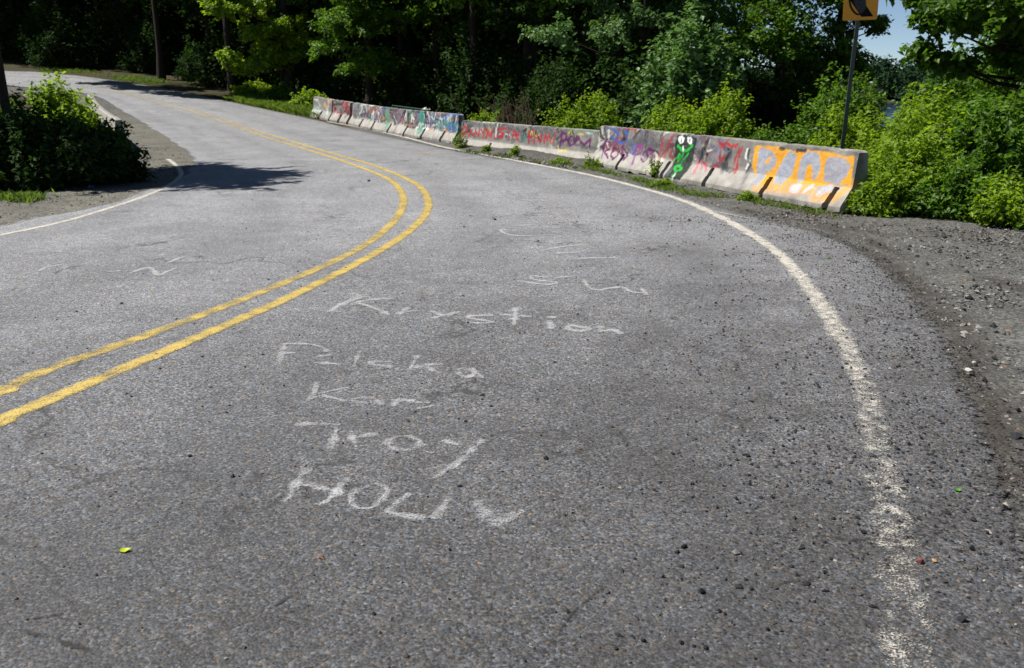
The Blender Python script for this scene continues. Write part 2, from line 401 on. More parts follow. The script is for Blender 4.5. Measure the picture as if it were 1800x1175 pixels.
zz = np.where(ins, zz-0.020-np.clip((dd-0.25)/0.4, 0, 1)*0.06, zz-0.012+np.where(near, bumpz*np.clip(dd/0.6, 0.1, 1), 0))
mound = np.exp(-(seg_dist(xy, np.array(BASE_MID)*[1, 1]+[[-0.05+0.5, -0.1], [-0.1, -0.12]])/0.33)**2)
zz = zz+np.where(ins, 0, mound*0.12)
grav = np.clip(1.0-(dedge-3.2)/1.5, 0, 1)*(xy[:, 0] > -1.0)+np.clip(1-(dl-2.0)/1.2, 0, 1)+np.clip(1-(dedge-0.5)/0.5, 0, 1)*np.clip((34-xy[:, 1])/4, 0.25, 1)
far_g = seg_dist(xy, GRAVEL_R); grav = np.where((xy[:, 1] < 11.4) & (xy[:, 0] > 1) & (far_g > 0.3) & (xy[:, 0] < 12), np.maximum(grav, 0.9), grav)
dirt = np.zeros(len(xy)); m = near & (xy[:, 1] < 20)
for k, L in enumerate(DIRT_LINES):
    wd = (0.17, 0.15, 0.08, 0.13, 0.20)[k]
    dirt[m] = np.maximum(dirt[m], np.exp(-(seg_dist(xy[m], L)/wd)**2))
dirt = np.maximum(dirt, mound*0.7)
g_me = mesh('ground', np.column_stack([xy, zz]), grid_faces(len(gx), len(gy)), True, {'gravel': np.clip(grav, 0, 1), 'dirt': dirt, 'sand': np.clip((-2.5-xy[:, 0])/2, 0, 1)*np.clip((36-xy[:, 1])/6, 0, 1)*np.clip(1.4-dl/1.8, 0, 1)})
tag(link('ground', g_me, M['ground']), kind='structure')

# road sheet with a ragged broken edge
nu, nv = 900, 40
R2 = smooth_poly(RIGHT_EDGE, nu); L2 = smooth_poly(LEFT_EDGE, nu)
# pair the two edges by walking them together
def pair(A, B):
    out = []; j = 0
    for p in A:
        while j+1 < len(B) and np.linalg.norm(B[j+1]-p) <= np.linalg.norm(B[j]-p)+0.02: j += 1
        out.append(B[j])
    return np.array(out)
LP = pair(R2, L2)
kk = np.ones(31)/31.0
LPs = np.stack([np.convolve(np.pad(LP[:, k], 15, 'edge'), kk, 'valid') for k in range(2)], 1)
dR = R2-LPs; dR /= np.linalg.norm(dR, axis=1)[:, None]
s_ = np.arange(nu)*0.12
rag = (vnoise(s_*1.1, s_*0+3)-0.5)*0.26+(vnoise(s_*4.3, s_*0+8)-0.5)*0.14+(vnoise(s_*11, s_*0+1)-0.5)*0.05
Rr = R2+dR*rag[:, None]
rag2 = (vnoise(s_*1.7, s_*0+20)-0.5)*0.2+(vnoise(s_*6, s_*0+30)-0.5)*0.08
Lr = LPs+dR*rag2[:, None]
tt = np.linspace(0, 1, nv); tt = tt**0.8
rv = (Lr[:, None, :]*(1-tt)[None, :, None]+Rr[:, None, :]*tt[None, :, None]).reshape(-1, 2)
rz = Hroad(rv[:, 0], rv[:, 1])
rdirt = np.clip(np.tile(tt, nu)*3.2-1.9, 0, 1)*np.clip((13-rv[:, 1])/8, 0, 1)
edge_d = seg_dist(rv, RE[::3]); rdirt = np.maximum(rdirt*0.8, np.clip(1-edge_d/0.35, 0, 1))
road = link('road', mesh('road', np.column_stack([rv, rz]), grid_faces(nu, nv), True, {'dirt': rdirt, 'track': sum(np.exp(-((np.tile(tt, nu)-q)/0.035)**2) for q in (0.12, 0.33, 0.62, 0.83)), 'far_sheen': np.clip((np.hypot(rv[:, 0]*0.6+0.4, rv[:, 1])-2.2)/9.0, 0, 1)**0.8*np.clip(0.55+edge_d/2.0, 0, 1), 'body': np.where(inside(rv, ROADPOLY), np.clip(np.minimum(edge_d, seg_dist(rv, LE))/0.30, 0, 1)*1.1, 0)}), M['asphalt'])  # asphalt colour brightens with distance to carry a painted grazing sheen
tag(road, kind='structure')

def ribbon(pts, width, z, n_per_m=14, cover=None, soft=0.25, smooth=True, seed=0, wob=0.0):
    pts = np.asarray(pts, float)
    L = np.sum(np.linalg.norm(np.diff(pts, axis=0), axis=1)); n = max(4, int(L*n_per_m))
    p = smooth_poly(pts, n) if (smooth and len(pts) > 2) else np.stack([np.interp(np.linspace(0, 1, n), np.linspace(0, 1, len(pts)), pts[:, k]) for k in range(2)], 1)
    t = np.gradient(p, axis=0); t /= np.linalg.norm(t, axis=1)[:, None]+1e-9; nn = np.stack([-t[:, 1], t[:, 0]], 1)
    r = rng_(seed); wv = np.broadcast_to(np.asarray(width, float), (n,)) if np.ndim(width) == 0 else np.interp(np.linspace(0, 1, n), np.linspace(0, 1, len(width)), width)
    wv = wv*(1+wob*(vnoise(np.arange(n)*0.35+seed*7.7, np.arange(n)*0)-0.5)*2)
    u = np.array([-0.5, -0.5+soft, 0, 0.5-soft, 0.5])
    V = (p[:, None, :]+nn[:, None, :]*(u[None, :, None]*wv[:, None, None])).reshape(-1, 2)
    cv = np.ones(n) if cover is None else (np.interp(np.linspace(0, 1, n), np.linspace(0, 1, len(cover)), cover))
    prof = np.array([0.45, 1, 1, 1, 0.45])
    cc = (cv[:, None]*prof[None]).ravel()
    zz_ = Hroad(V[:, 0], V[:, 1])+z
    return np.column_stack([V, zz_]), grid_faces(n, 5), cc

def ribbons(name, items, mat, parent, label=None):
    Vs, Fs, Cs, o = [], [], [], 0
    for v, f, c in items: Vs.append(v); Fs.append(f+o); Cs.append(c); o += len(v)
    ob = link(name, mesh(name, np.concatenate(Vs), np.concatenate(Fs), True, {'cover': np.concatenate(Cs)}), mat, parent)
    if label: ob['label'] = label
    return ob

ribbons('centre_line', [ribbon(Y_IN, 0.135, 0.004, 8, cover=[0.75]*3+[0.62, 0.6, 0.68, 0.8]+[0.82, 0.75, 0.65, 0.55, 0.5, 0.48, 0.45, 0.4])], M['yellow'], road, 'thin weathered yellow line on the inside of the curve')
ribbons('centre_line', [ribbon(Y_OUT, 0.135, 0.004, 8, cover=[0.74]*9+[0.8, 0.7, 0.6, 0.55, 0.5, 0.45, 0.4])], M['yellow'], road, 'brighter yellow line on the outside of the curve')
ribbons('edge_line', [ribbon(W_RIGHT, 0.165, 0.004, 10, cover=[0.24]*4+[0.22, 0.28, 0.22, 0.34, 0.54, 0.68, 0.72, 0.72]+[0.72]*9, wob=0.2, seed=3)], M['white'], road, 'white edge line crumbling away towards the shoulder')
ribbons('edge_line', [ribbon(W_LEFT, 0.115, 0.004, 8, cover=[0.68]*8)], M['white'], road, 'white edge line by the dark bush')
ribbons('edge_line', [ribbon([(2.528, 11.674), (2.789, 11.46), (3.037, 10.954)], 0.05, 0.004, 10, cover=[0.5, 0.7, 0.45])], M['white'], road, 'short faint white stripe beside the edge line')
ribbons('paint_mark', [ribbon([(-2.52, 21.649), (-1.937, 21.145), (-1.567, 20.819)], 0.20, 0.004, 10, cover=[0.5, 0.75, 0.5])], M['orange_mark'], road, 'faded orange paint smear on the asphalt')

# chalk writing, one part for each word
CH = {
 'chalk scribble of loops, farthest up the road': (0.024, 0.95, [[(0.474, 9.669), (0.248, 9.612), (0.025, 9.63), (-0.088, 9.782), (-0.123, 10.019), (0.059, 9.959)], [(0.01, 10.31), (0.267, 10.376)], [(0.357, 9.098), (0.574, 9.201)], [(0.298, 8.679), (0.497, 8.901), (0.73, 9.033)], [(0.436, 8.558), (0.712, 8.619)], [(0.534, 8.282), (1.023, 8.326)], [(0.397, 10.185), (0.599, 10.186)]]),
 'two big chalk letters S and W': (0.024, 0.92, [[(0.324, 7.406), (0.171, 7.499), (0.197, 7.338), (0.389, 7.228), (0.284, 7.152), (0.056, 7.293)], [(0.368, 7.407), (0.548, 7.476)], [(0.637, 7.339), (0.649, 7.048), (0.722, 6.945), (0.922, 7.048), (0.994, 6.875), (1.086, 6.836)], [(1.089, 7.017), (1.099, 6.768)]]),
 'longest chalk word, bold, starting with a K': (0.030, 0.86, [[(-1.381, 6.227), (-1.326, 6.494), (-1.234, 6.753)], [(-1.327, 6.405), (-1.269, 6.566), (-1.205, 6.715)], [(-1.249, 6.494), (-1.123, 6.603), (-0.938, 6.64)], [(-1.243, 6.521), (-1.088, 6.38), (-0.911, 6.146)], [(-0.852, 6.147), (-0.799, 6.355)], [(-0.829, 6.212), (-0.708, 6.27)], [(-0.621, 6.254), (-0.506, 6.131), (-0.397, 6.237)], [(-0.501, 6.131), (-0.592, 6.044)], [(-0.14, 6.132), (-0.296, 6.108), (-0.309, 6.044), (-0.136, 5.937), (-0.267, 5.914), (-0.34, 5.959)], [(-0.088, 6.156), (0.027, 6.124), (0.147, 6.092)], [(0.03, 6.356), (0.023, 6.092), (0.012, 5.848)], [(0.265, 5.983), (0.268, 5.761)], [(0.285, 5.968), (0.28, 5.761)], [(0.255, 6.077), (0.326, 6.061)], [(0.551, 5.754), (0.436, 5.848), (0.391, 5.776), (0.465, 5.705), (0.558, 5.769)], [(0.617, 5.827), (0.622, 5.677)], [(0.625, 5.705), (0.702, 5.733), (0.757, 5.636)]]),
 'faint chalk word starting with a P': (0.025, 0.76, [[(-1.423, 4.96), (-1.459, 5.14), (-1.501, 5.414)], [(-1.496, 5.394), (-1.358, 5.395), (-1.252, 5.332), (-1.178, 5.223)], [(-1.465, 5.198), (-1.381, 5.198)], [(-1.242, 5.123), (-1.143, 5.158)], [(-1.215, 4.999), (-1.051, 4.971)], [(-0.965, 4.907), (-0.977, 5.247)], [(-0.75, 5.016), (-0.856, 5.027), (-0.861, 4.972), (-0.742, 4.918), (-0.817, 4.886)], [(-0.619, 4.854), (-0.595, 5.141)], [(-0.599, 4.907), (-0.502, 4.961), (-0.422, 4.972)], [(-0.534, 4.94), (-0.426, 4.803)], [(-0.333, 4.865), (-0.275, 4.897), (-0.221, 4.814), (-0.267, 4.737), (-0.33, 4.813)], [(-0.241, 4.892), (-0.171, 4.713)]]),
 'short faint chalk word below it starting with a K': (0.024, 0.70, [[(-1.119, 4.313), (-1.097, 4.43), (-1.127, 4.648)], [(-1.097, 4.43), (-0.997, 4.511), (-0.923, 4.558)], [(-1.077, 4.448), (-0.903, 4.331)], [(-0.756, 4.387), (-0.847, 4.378), (-0.863, 4.335), (-0.775, 4.31), (-0.716, 4.344)], [(-0.759, 4.4), (-0.699, 4.276)], [(-0.634, 4.251), (-0.613, 4.374)], [(-0.66, 4.357), (-0.526, 4.344)], [(-0.566, 4.335), (-0.442, 4.31)], [(-0.505, 4.219), (-0.416, 4.268)]]),
 'chalk word with a round ring letter and a long tail': (0.026, 0.70, [[(-1.096, 4.013), (-0.983, 4.016)], [(-0.969, 4.016), (-0.867, 4.002)], [(-0.887, 4.005), (-0.861, 3.845), (-0.852, 3.705)], [(-0.798, 3.922), (-0.739, 3.725)], [(-0.747, 3.845), (-0.657, 3.887)], [(-0.435, 3.771), (-0.453, 3.715), (-0.506, 3.693), (-0.566, 3.715), (-0.599, 3.771), (-0.581, 3.828), (-0.526, 3.856), (-0.466, 3.828), (-0.435, 3.771)], [(-0.551, 3.969), (-0.518, 3.951)], [(-0.331, 3.811), (-0.254, 3.751)], [(-0.341, 3.39), (-0.242, 3.557), (-0.136, 3.818)], [(-0.417, 3.686), (-0.368, 3.655)]]),
 'nearest chalk word in capitals starting with an H': (0.026, 0.72, [[(-0.951, 3.171), (-0.925, 3.226), (-0.93, 3.357), (-0.918, 3.463), (-0.889, 3.483)], [(-0.923, 3.33), (-0.842, 3.314), (-0.702, 3.252)], [(-0.781, 3.135), (-0.743, 3.239), (-0.718, 3.404)], [(-0.604, 3.33), (-0.664, 3.272), (-0.671, 3.201), (-0.629, 3.128), (-0.572, 3.123), (-0.537, 3.196), (-0.526, 3.288), (-0.581, 3.336), (-0.604, 3.33)], [(-0.425, 3.252), (-0.49, 3.128), (-0.501, 3.09), (-0.427, 3.058), (-0.344, 3.035)], [(-0.31, 3.031), (-0.257, 3.219)]]),
 'pale chalk tick or heart beside the nearest word': (0.030, 0.60, [[(-0.144, 3.182), (-0.097, 3.058), (-0.066, 2.973)], [(-0.066, 2.973), (-0.013, 3.047), (0.041, 3.105)]]),
 'faint chalk zigzag on the inner lane': (0.028, 0.92, [[(-4.351, 7.689), (-4.36, 7.849), (-4.289, 7.973)], [(-3.681, 7.645), (-3.607, 7.707)], [(-3.471, 7.576), (-3.422, 7.811), (-3.339, 7.771), (-3.174, 7.502), (-3.16, 7.654), (-3.124, 7.828)], [(-3.309, 8.026), (-3.279, 8.334)]]),
}
for i, (lab, (wd, cv, ls)) in enumerate(CH.items()):
    ribbons('chalk_writing', [ribbon(l, wd*1.75, 0.0045+0.0004*(j % 3), 60, cover=[cv*0.85, cv*1.03, cv*0.9], wob=0.65, seed=i*31+j, soft=0.3) for j, l in enumerate(ls)]+[ribbon(l, wd*4.2, 0.0038+0.0003*(j % 3), 60, cover=[cv*0.50, cv*0.56, cv*0.50], wob=0.5, seed=i*57+j, soft=0.4) for j, l in enumerate(ls)], M['chalk'], road, lab)

CR = [[(-1.564, 2.328), (-1.493, 2.296), (-1.425, 2.285), (-1.372, 2.25), (-1.309, 2.229), (-1.267, 2.195)], [(-1.545, 2.376), (-1.513, 2.385)], [(-1.503, 2.391), (-1.461, 2.399)], [(-0.814, 2.427), (-0.786, 2.443), (-0.759, 2.484), (-0.729, 2.517), (-0.7, 2.559)], [(-0.732, 2.415), (-0.705, 2.42)], [(0.094, 2.203), (0.152, 2.314), (0.194, 2.405), (0.278, 2.517), (0.322, 2.568)], [(1.188, 2.895), (1.288, 2.874), (1.404, 2.895)], [(1.512, 3.299), (1.655, 3.408), (1.749, 3.48)], [(-4.639, 12.701), (-4.454, 13.169), (-4.416, 13.897), (-4.448, 15.143)], [(0.849, 2.535), (0.942, 2.586), (1.046, 2.604)]]
ribbons('crack', [ribbon(c, 0.022, 0.003, 40, cover=[0.5, 0.72, 0.66, 0.5], wob=0.6, seed=70+j) for j, c in enumerate(CR)], M['tar'], road)

# lake
W = 900
tag(link('lake', mesh('lake', [(-50, 20, -2.9), (W, 20, -2.9), (W, W, -2.9), (-50, W, -2.9)], [(0, 1, 2, 3)]), M['water']), kind='structure')

# ------------------------------------------------------------------ concrete barriers
PROF = [(0.0, 0.305), (0.075, 0.305), (0.33, 0.13), (0.80, 0.078), (0.81, 0.068)]
CONC = np.array([0.345, 0.325, 0.29])
def off_(z): return np.interp(z, [p[0] for p in PROF], [p[1] for p in PROF])

def fbm(x, y): return (vnoise(x, y)+0.5*vnoise(x*2.1+5, y*2.1)+0.25*vnoise(x*4.3, y*4.3+7))/1.75

def paint_face(s, z, strokes, seed):
    pts = np.stack([s, z], 1)
    n1 = fbm(s*3+seed, z*3); n2 = fbm(s*14+seed*3, z*14); n3 = fbm(s*40+seed, z*40)
    col = CONC[None]*(0.80+0.4*n1[:, None])
    # weather: dark runs under the top, mossy damp foot
    run = np.clip(fbm(s*9+seed, z*0.8)*2-0.9, 0, 1)*np.clip((z-0.25)/0.4, 0, 1)
    col *= (1-0.35*run)[:, None]
    upper_tone = np.clip((z-0.30)/0.10, 0, 1)*np.clip(0.32+fbm(s*2.2+seed*5, z*3+seed)*0.9, 0, 1); col = col*(1-0.55*upper_tone)[:, None]  # upper face darker, in random patches
    splash = np.clip(1-z/0.26, 0, 1)*np.clip(fbm(s*5+seed, z*9+4)*1.8-0.45, 0, 1); col = col*(1-0.5*splash)[:, None]+np.array([0.03, 0.024, 0.016])*splash[:, None]
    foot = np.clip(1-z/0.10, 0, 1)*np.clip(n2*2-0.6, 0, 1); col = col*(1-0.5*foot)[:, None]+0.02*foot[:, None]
    for kind, rgb, rad, al, poly in strokes:
        rgb = np.array(rgb)
        if kind == 'fill':
            d = np.where(inside(pts, poly), -1.0, 1.0)*seg_dist(pts, list(poly)+[poly[0]])
        else:
            d = seg_dist(pts, poly)-rad*(1.45 if rad < 0.035 else 1.0)
        a = np.clip(0.5-(d+(n2-0.5)*0.05+(n3-0.5)*0.015)/(0.010 if kind != 'spray' else 0.08), 0, 1)*al
        if kind in ('spray',): a = a*np.clip(0.35+n2*1.1, 0, 1)
        a = a*np.clip(0.72+n3*0.7, 0, 1)
        col = col*(1-a[:, None])+rgb[None]*a[:, None]
    # wear patches where bare concrete shows again
    wear = np.clip((n3*0.6+n2*0.6-0.80)*7, 0, 1)*0.5
    return col*(1-wear[:, None])+CONC[None]*wear[:, None]

def scribbles(L, n, cols, seed, z0=0.36, z1=0.76, rad=(0.008, 0.03), s0=0.0):
    r = rng_(seed); out = []
    for i in range(n):
        c = cols[r.integers(len(cols))]; x = r.uniform(s0, L); z = r.uniform(z0, z1); p = []
        for k in range(r.integers(3, 7)):
            p.append((x, z)); x += r.normal(0.05, 0.13); z = np.clip(z+r.normal(0, 0.14), z0-0.06, z1+0.03)
        out.append(('line', c, r.uniform(*rad), r.uniform(0.6, 0.95), p))
    return out

def barrier(p0, p1, zb, strokes, slots, label, seed, ds=0.016, dz=0.014, group='concrete barriers along the outside of the curve', flip=1):
    p0 = np.array(p0); p1 = np.array(p1); L = float(np.linalg.norm(p1-p0)); ex = (p1-p0)/L
    ey = np.array([ex[1], -ex[0]])*flip
    nsx = int(L/ds)+1; ss = np.linspace(0, L, nsx)
    zf = np.concatenate([np.linspace(0, 0.795, int(0.8/dz)), [0.805, 0.81]]); yf = off_(zf); yf[-1] = 0.06; yf[-2] = 0.07
    bz = np.array([0.81, 0.80, 0.33, 0.075, 0.0]); by = -np.array([0.06, 0.075, 0.13, 0.305, 0.305])
    zz_ = np.concatenate([zf, bz]); yy = np.concatenate([yf, by]); m = len(zz_)
    SS = np.repeat(ss, m); ZZ = np.tile(zz_, nsx).copy(); YY_ = np.tile(yy, nsx).copy()
    front = np.tile(np.arange(m) < len(zf), nsx)
    # forklift slots through the sloping toe
    slotm = np.zeros(len(SS), bool)
    for sc_, wd in slots:
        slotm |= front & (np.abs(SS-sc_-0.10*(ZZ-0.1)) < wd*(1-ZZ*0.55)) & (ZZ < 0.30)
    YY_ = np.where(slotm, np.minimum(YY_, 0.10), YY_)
    ch = (fbm(SS*2.5+seed, ZZ*6)-0.5)*0.012+(fbm(SS*16+seed, ZZ*16)-0.5)*0.008
    YY_ = YY_+np.where(front, ch, 0)
    topm = ZZ > 0.79; chip = np.clip(fbm(SS*6+seed*2, SS*0)-0.62, 0, 1)
    ZZ = ZZ-np.where(topm, chip*0.12, 0)
    endr = np.minimum(SS, L-SS); ZZ = ZZ-np.where(topm, np.clip(0.05-endr, 0, 1)*0.5, 0)
    sl = (ZZ < 0.02) & front
    ZZ = ZZ+np.where(sl, np.clip(fbm(SS*5+seed, SS*0+2)-0.6, 0, 1)*0.15, 0)
    col = paint_face(SS, ZZ, strokes, seed)
    col = np.where(front[:, None], col, CONC[None]*(0.85+0.25*fbm(SS*4, ZZ*4+YY_*4))[:, None])
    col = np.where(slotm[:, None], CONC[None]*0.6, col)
    zg = Hroad(p0[0]+ex[0]*SS, p0[1]+ex[1]*SS)
    yl = YY_-0.305
    V = np.column_stack([p0[0]+ex[0]*SS+ey[0]*yl, p0[1]+ex[1]*SS+ey[1]*yl, ZZ+zg+zb])
    base = np.array([(p0[0]+p1[0])/2-ey[0]*0.3, (p0[1]+p1[1])/2-ey[1]*0.3, 0.0]); base[2] = Hroad(base[0], base[1])+zb
    F = grid_faces(nsx, m)
    me = bpy.data.meshes.new('barrier')
    capA = list(range(m)); capB = [(nsx-1)*m+i for i in range(m)][::-1]
    me.from_pydata((V-base).tolist(), [], F.tolist()+[capA, capB])
    for p in me.polygons: p.use_smooth = False
    a = me.attributes.new('paint', 'FLOAT_COLOR', 'POINT'); a.data.foreach_set('color', np.column_stack([col, np.ones(len(col))]).astype(np.float32).ravel())
    me.update()
    o = link('concrete_barrier', me, M['concrete']); o.location = base
    return tag(o, label, 'barrier', group)

GRY = (0.09, 0.09, 0.095); BLK = (0.015, 0.015, 0.017); RED = (0.36, 0.02, 0.03); PUR = (0.10, 0.012, 0.09); PUR2 = (0.22, 0.04, 0.22)
BLU = (0.03, 0.09, 0.35); GRN = (0.015, 0.36, 0.04); ORG = (0.68, 0.31, 0.018); SIL = (0.29, 0.31, 0.36); WHT = (0.72, 0.72, 0.70); TEAL = (0.02, 0.22, 0.15)
YEL = (0.55, 0.45, 0.05); PNK = (0.5, 0.10, 0.14)
right = scribbles(4.6, 110, [GRY, BLK, (0.16, 0.16, 0.17), (0.14, 0.13, 0.12), (0.5, 0.48, 0.44), (0.2, 0.05, 0.05), (0.22, 0.02, 0.03), BLK, (0.10, 0.11, 0.16)], 5, 0.38, 0.78, (0.008, 0.03))+[
 ('spray', GRY, 0.10, 0.75, [(1.584, 0.626), (1.992, 0.601), (2.449, 0.566), (2.809, 0.589)]),
 ('spray', GRY, 0.05, 0.6, [(0.626, 0.451), (1.232, 0.39)]),
 ('line', BLU, 0.025, 0.85, [(0.632, 0.742), (0.857, 0.686), (0.835, 0.634)]),
 ('line', BLU, 0.025, 0.85, [(1.128, 0.743), (1.254, 0.69), (1.227, 0.606)]),
 ('line', BLU, 0.022, 0.8, [(0.581, 0.603), (0.784, 0.546), (1.122, 0.516)]),
 ('line', BLU, 0.02, 0.6, [(1.381, 0.367), (1.635, 0.335), (1.482, 0.505)]),
 ('line', PUR, 0.017, 0.95, [(0.43, 0.163), (0.315, 0.327), (0.36, 0.511), (0.219, 0.383), (0.335, 0.52), (0.599, 0.484), (0.574, 0.362), (0.374, 0.303), (0.724, 0.185)]),
 ('line', PUR, 0.016, 0.95, [(0.732, 0.39), (0.729, 0.253), (0.951, 0.186), (1.022, 0.275), (0.885, 0.383), (0.732, 0.39)]),
 ('line', PUR, 0.016, 0.95, [(1.142, 0.457), (0.956, 0.388), (1.061, 0.311), (1.245, 0.291), (1.205, 0.206)]),
 ('line', PUR, 0.016, 0.9, [(1.14, 0.417), (1.415, 0.287), (1.365, 0.218), (1.137, 0.316)]),
 ('line', PUR2, 0.018, 0.9, [(1.76, 0.184), (1.662, 0.354), (1.688, 0.502), (1.905, 0.493), (1.907, 0.387), (1.691, 0.323)]),
 ('line', PUR, 0.016, 0.9, [(1.982, 0.409), (1.92, 0.292), (2.142, 0.224), (2.173, 0.311), (2.078, 0.416), (1.982, 0.409)]),
 ('line', PUR2, 0.016, 0.85, [(2.341, 0.503), (2.166, 0.453), (2.249, 0.38), (2.388, 0.343), (2.359, 0.248)]),
 ('line', BLK, 0.014, 0.8, [(2.162, 0.469), (2.486, 0.444), (2.602, 0.359)]),
 ('spray', RED, 0.03, 0.7, [(2.631, 0.685), (2.618, 0.515), (2.584, 0.327)]),
 ('spray', RED, 0.03, 0.7, [(2.895, 0.7), (2.798, 0.527), (2.751, 0.37)]),
 ('fill', (0.012, 0.02, 0.014), 0, 0.95, [(3.058, 0.79), (3.728, 0.773), (3.705, 0.529), (3.714, 0.212), (3.606, 0.043), (3.086, 0.037), (3.138, 0.221), (3.078, 0.516)]),
 ('spray', (0.12, 0.13, 0.14), 0.05, 0.7, [(3.15, 0.162), (3.146, 0.043)]),
 ('line', GRN, 0.020, 0.95, [(3.159, 0.596), (3.294, 0.524), (3.46, 0.527), (3.625, 0.626)]),
 ('line', GRN, 0.014, 0.9, [(3.084, 0.32), (3.256, 0.453), (3.235, 0.332), (3.369, 0.462), (3.375, 0.343), (3.528, 0.488)]),
 ('line', (0.01, 0.12, 0.03), 0.03, 0.7, [(3.279, 0.38), (3.45, 0.364)]),
 ('line', GRN, 0.013, 0.95, [(3.245, 0.236), (3.373, 0.264), (3.478, 0.214), (3.374, 0.159), (3.259, 0.216)]),
 ('line', GRN, 0.013, 0.9, [(3.315, 0.074), (3.394, 0.096)]),
 ('line', (0.5,0.55,0.55), 0.012, 0.8, [(3.349, 0.038), (3.384, 0.124)]),
 ('fill', WHT, 0, 0.95, [(3.139, 0.759), (3.249, 0.779), (3.333, 0.734), (3.322, 0.656), (3.235, 0.63), (3.147, 0.676)]),
 ('fill', WHT, 0, 0.95, [(3.414, 0.765), (3.532, 0.774), (3.611, 0.726), (3.588, 0.661), (3.504, 0.644), (3.426, 0.686)]),
 ('line', BLK, 0.012, 1, [(3.247, 0.72), (3.248, 0.682)]), ('line', BLK, 0.012, 1, [(3.519, 0.721), (3.518, 0.692)]),
 ('line', WHT, 0.016, 0.9, [(3.332, 0.586), (3.357, 0.541)]),
 ('spray', BLK, 0.045, 0.9, [(4.068, 0.738), (3.99, 0.549), (3.896, 0.428)]),
 ('spray', BLK, 0.03, 0.8, [(3.836, 0.538), (4.076, 0.442)]),
 ('line', PNK, 0.022, 0.7, [(3.856, 0.381), (3.886, 0.284), (3.921, 0.196)]), ('line', PNK, 0.02, 0.7, [(3.978, 0.377), (4.032, 0.282)]),
 ('line', PNK, 0.022, 0.7, [(4.099, 0.358), (4.217, 0.256)]),
 ('line', RED, 0.02, 0.9, [(4.421, 0.723), (4.53, 0.683), (4.611, 0.729), (4.745, 0.678), (4.899, 0.72), (4.862, 0.677)]),
 ('line', RED, 0.02, 0.85, [(5.062, 0.698), (5.001, 0.593), (4.989, 0.485), (4.997, 0.298)]),
 ('line', RED, 0.015, 0.8, [(4.979, 0.672), (4.912, 0.506), (4.929, 0.319)]),
 ('spray', (0.22,0.22,0.27), 0.05, 0.7, [(4.429, 0.608), (4.373, 0.465)]),
 ('spray', BLK, 0.055, 0.9, [(4.751, 0.575), (4.673, 0.433), (4.656, 0.308)]),
 ('line', WHT, 0.014, 0.8, [(5.184, 0.672), (5.172, 0.552), (5.299, 0.496), (5.243, 0.386)]),
 ('line', BLK, 0.014, 0.8, [(5.25, 0.663), (5.245, 0.531), (5.338, 0.434), (5.267, 0.322)]),
 ('spray', (0.08,0.08,0.1), 0.035, 0.7, [(5.319, 0.353), (5.338, 0.173)]),
 ('fill', ORG, 0, 0.95, [(5.344, 0.727), (5.976, 0.767), (6.026, 0.728), (6.523, 0.726), (6.587, 0.754), (7.148, 0.746), (7.517, 0.732), (7.547, 0.552), (7.547, 0.372), (7.09, 0.302), (6.512, 0.267), (6.03, 0.242), (5.651, 0.166), (5.388, 0.412)]),
 ('spray', ORG, 0.07, 0.75, [(5.7, 0.159), (6.278, 0.194), (6.875, 0.234)]),
 ('spray', ORG, 0.06, 0.8, [(7.018, 0.157), (7.409, 0.179), (7.547, 0.372)]),
 ('line', SIL, 1.38*0.075, 0.95, [(5.586, 0.622), (5.598, 0.43), (5.664, 0.256)]),
 ('line', SIL, 1.38*0.055, 0.95, [(5.608, 0.624), (5.817, 0.613), (5.865, 0.516), (5.713, 0.401)]),
 ('line', ORG, 0.020, 0.9, [(5.775, 0.585), (5.743, 0.519)]),
 ('line', SIL, 1.38*0.085, 0.95, [(6.258, 0.597), (6.147, 0.464), (6.094, 0.347)]), ('line', SIL, 1.38*0.08, 0.95, [(6.258, 0.597), (6.248, 0.436), (6.16, 0.329)]),
 ('line', SIL, 1.38*0.06, 0.95, [(6.557, 0.367), (6.547, 0.535), (6.616, 0.649), (6.78, 0.649), (6.846, 0.537), (6.822, 0.44)]),
 ('line', SIL, 1.38*0.05, 0.9, [(6.584, 0.634), (6.728, 0.645)]),
 ('fill', SIL, 0, 0.95, [(7.003, 0.666), (7.157, 0.712), (7.359, 0.705), (7.486, 0.614), (7.456, 0.476), (7.332, 0.339), (7.161, 0.344), (7.021, 0.353), (7.012, 0.504)]),
 ('line', ORG, 0.02, 0.9, [(6.678, 0.498), (6.759, 0.41), (6.657, 0.377)]),
 ('line', (0.45,0.45,0.48), 0.06, 0.85, [(6.487, 0.216), (6.617, 0.218)]), ('line', (0.45,0.45,0.48), 0.025, 0.8, [(6.765, 0.199), (6.85, 0.278)]),
 ('line', (0.42,0.42,0.46), 0.06, 0.85, [(7.09, 0.211), (7.181, 0.278)]),
 ('line', BLK, 0.02, 0.85, [(5.982, 0.743), (6.071, 0.731)]), ('line', BLK, 0.02, 0.85, [(6.368, 0.739), (6.535, 0.746)]),
]
barrier(*((1.6520693601924232, 18.504391591037635), (4.376771259455578, 11.413858267049804)), 0.0, right, [(s, 0.052) for s, z in [(1.227, 0.125), (2.975, 0.087), (4.351, 0.075), (5.894, 0.117), (7.31, 0.123)]],
        'nearest concrete barrier with orange bubble letters and a green painted face', 3)
